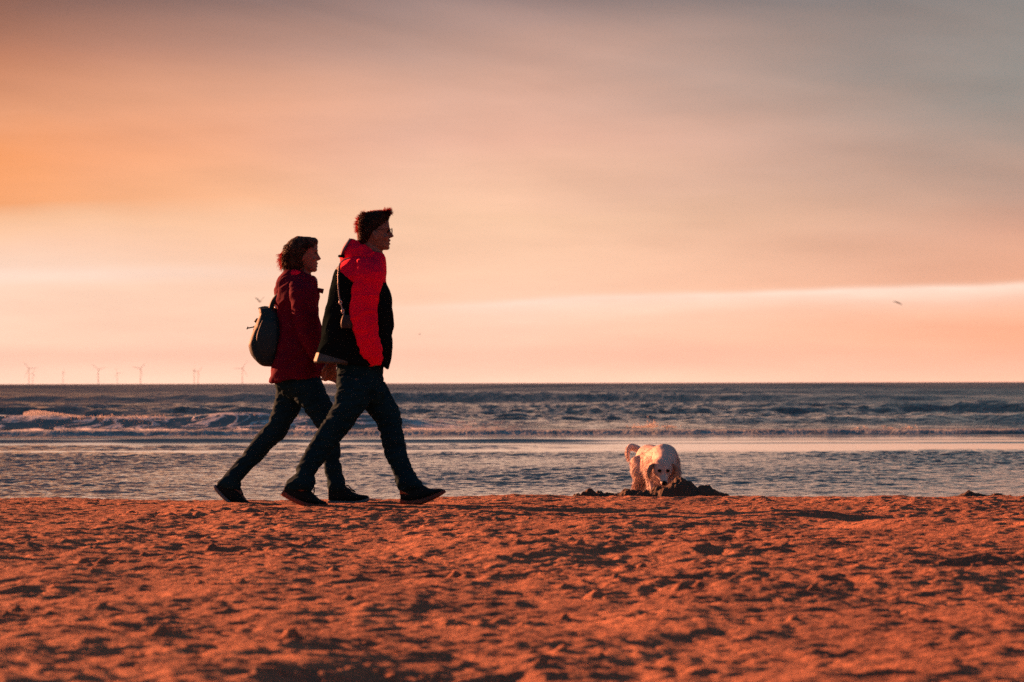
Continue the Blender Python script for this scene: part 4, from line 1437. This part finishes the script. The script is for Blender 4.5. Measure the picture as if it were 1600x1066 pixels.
def turbine(px, pyhub, hubm, angs, yawd, label, base_py=600.0):
    D = F * (hubm) / (base_py - pyhub)
    base = Vector(((px - 800) * D / F, D, SEA_Z))
    root = bpy.data.objects.new('wind_turbine', None); COL.objects.link(root); root.location = base
    tag(root, label, 'wind turbine', 'wind turbines on the horizon')
    S = Shape(); S.tube([Vector((0, 0, -2)), Vector((0, 0, hubm * .5)), Vector((0, 0, hubm))], [1.9, 1.5, 1.0], 12, 1)
    put(S.mesh('tower'), 'tower', root, [M_TURB])
    yw_ = Matrix.Rotation(R(yawd), 3, 'Z')
    S = Shape(); S.loft([(yw_ @ Vector((-2, y_, hubm - .2)), yw_ @ Vector((2, y_, hubm - .2)), 2.0, Vector((0, 0, 1))) for y_ in (-4, -3, 4, 6)], 12, 4)
    put(S.mesh('nacelle'), 'nacelle', root, [M_TURB])
    for a in angs:
        d = yw_ @ Vector((math.cos(R(a)), 0, math.sin(R(a))))
        c = Vector((0, 0, hubm)) + yw_ @ Vector((0, -5, 0))
        t = yw_ @ Vector((-math.sin(R(a)), 0, math.cos(R(a))))
        Lb = hubm * .62
        rr = []
        for f_, w_ in ((0, .8), (.12, 1.4), (.4, 1.0), (.75, .6), (1, .2)):
            q = c + d * Lb * f_
            rr.append((q - t * w_, q + t * w_, .35 * (1 - f_) + .12, yw_ @ Vector((0, 1, 0))))
        S = Shape(); S.loft(rr, 8)
        put(S.mesh('blade'), 'blade', root, [M_TURB])
    return root


T = [
    (45, 575.5, 90, (128, 5, 245), 10, 'tallest pale wind turbine, leftmost on the horizon'),
    (50.8, 583.2, 80, (62, 182, 302), 8, 'small turbine just right of the leftmost tall one'),
    (98.5, 581, 80, (95, 215, 335), 82, 'turbine seen edge on, third from the left'),
    (153.7, 577.5, 85, (140, 18, 260), 10, 'turbine with blades spread in a shallow V, fourth from the left'),
    (183.3, 583.2, 80, (110, 0, 235), 12, 'faint small turbine between two taller ones left of the walkers'),
    (219.3, 576, 88, (50, 166, 285), 12, 'tall turbine with one blade up to the right, sixth from the left'),
    (303.3, 579.3, 82, (100, 220, 340), 80, 'faint edge-on turbine, left one of the close pair'),
    (309.3, 581.2, 80, (45, 165, 285), 40, 'faintest turbine, right one of the close pair'),
    (378.6, 575.8, 88, (58, 180, 303), 10, "turbine nearest the woman's backpack, rightmost on the horizon"),
]
for t in T:
    turbine(*t)

# ------------------------------------------------------------------ gulls
M_GULL = MatB('gull_feather').set(Roughness=0.8, Base_Color=(0.05, 0.035, 0.03, 1)).m


def gull(px, py, D, heading, wings, span, label, lod=False):
    root_c = lock(px, py, D)
    S = Shape()
    L = span * .36
    S.loft([(Vector((x_, 0, -r_)), Vector((x_, 0, r_)), r_, Vector((0, 1, 0))) for x_, r_ in ((-L * .62, .006), (-L * .5, .035 * span), (-L * .2, .055 * span), (.1 * L, .06 * span), (.32 * L, .045 * span), (.45 * L, .035 * span), (.56 * L, .008))], 12)
    S.loft([(Vector((-L * .95, -.06 * span, 0)), Vector((-L * .95, .06 * span, 0)), .004, Vector((0, 0, 1))), (Vector((-L * .4, -.025 * span, 0)), Vector((-L * .4, .025 * span, 0)), .012, Vector((0, 0, 1)))], 8)
    b = put(S.mesh('gull'), 'gull', None, [M_GULL])
    for s, (a1, a2) in zip((-1, 1), wings):
        S = Shape()
        p0 = Vector((0.02, s * .04 * span, .01))
        p1 = p0 + Vector((.03 * span, s * math.cos(R(a1)) * .22 * span, math.sin(R(a1)) * .22 * span))
        p2 = p1 + Vector((-.06 * span, s * math.cos(R(a2)) * .26 * span, math.sin(R(a2)) * .26 * span))
        pts = [(p0, .075), (p1, .065), ((p1 + p2) / 2, .045), (p2, .008)]
        S.loft([(p - Vector((w_ * span, 0, w_ * .5 * span)), p + Vector((w_ * span, 0, w_ * .5 * span)), .016 * span + .004, Vector((0, 0, 1))) for p, w_ in pts], 10)
        put(S.mesh('wing'), 'wing', b, [M_GULL])
    b.location = root_c
    b.rotation_euler = (0, 0, R(heading))
    tag(b, label, 'gull', 'gulls in flight')


gull(406, 470.5, 360, -65, ((50, 35), (55, 40)), 1.15, "dark gull with raised wings just above the woman's backpack")
gull(1403, 474.5, 520, -70, ((25, -5), (-25, -30)), 1.4, 'gull banking with wings out, alone in the right of the sky')
gull(656, 522, 800, 10, ((10, 0), (10, 0)), 1.1, "tiny dark gull just right of the man's chest")
gull(995.5, 415, 2600, 20, ((15, 5), (15, 5)), 1.1, 'barely visible speck of a gull high above the dog')
gull(134.5, 542.5, 2600, 10, ((15, 5), (15, 5)), 1.2, 'faint speck of a gull above the left turbines')
# the photograph has film grain: leave the sampler's own fine noise in
sc.cycles.use_denoising = False
sc.cycles.sample_clamp_indirect = 0.6
sc.cycles.sample_clamp_direct = 1.5

# ------------------------------------------------------------------ air
def haze():
    m = bpy.data.materials.new('haze')
    m.use_nodes = True
    nt = m.node_tree
    nt.nodes.remove(nt.nodes['Principled BSDF'])
    v = nt.nodes.new('ShaderNodeVolumePrincipled')
    v.inputs['Color'].default_value = (0.90, 0.86, 0.92, 1)
    v.inputs['Density'].default_value = HAZE
    v.inputs['Anisotropy'].default_value = -0.4
    nt.links.new(v.outputs[0], nt.nodes['Material Output'].inputs['Volume'])
    me = bpy.data.meshes.new('haze')
    bm = bmesh.new(); bmesh.ops.create_cube(bm, size=1.0)
    bmesh.ops.scale(bm, vec=(25000, 27500, 215), verts=bm.verts)
    bmesh.ops.translate(bm, vec=(0, 13000, 100), verts=bm.verts)
    bm.to_mesh(me); bm.free()
    me.materials.append(m)
    o = bpy.data.objects.new('haze', me); COL.objects.link(o)
    tag(o, 'thin evening haze over the sea', 'haze', kind='stuff')


HAZE = 2.4e-5
haze()
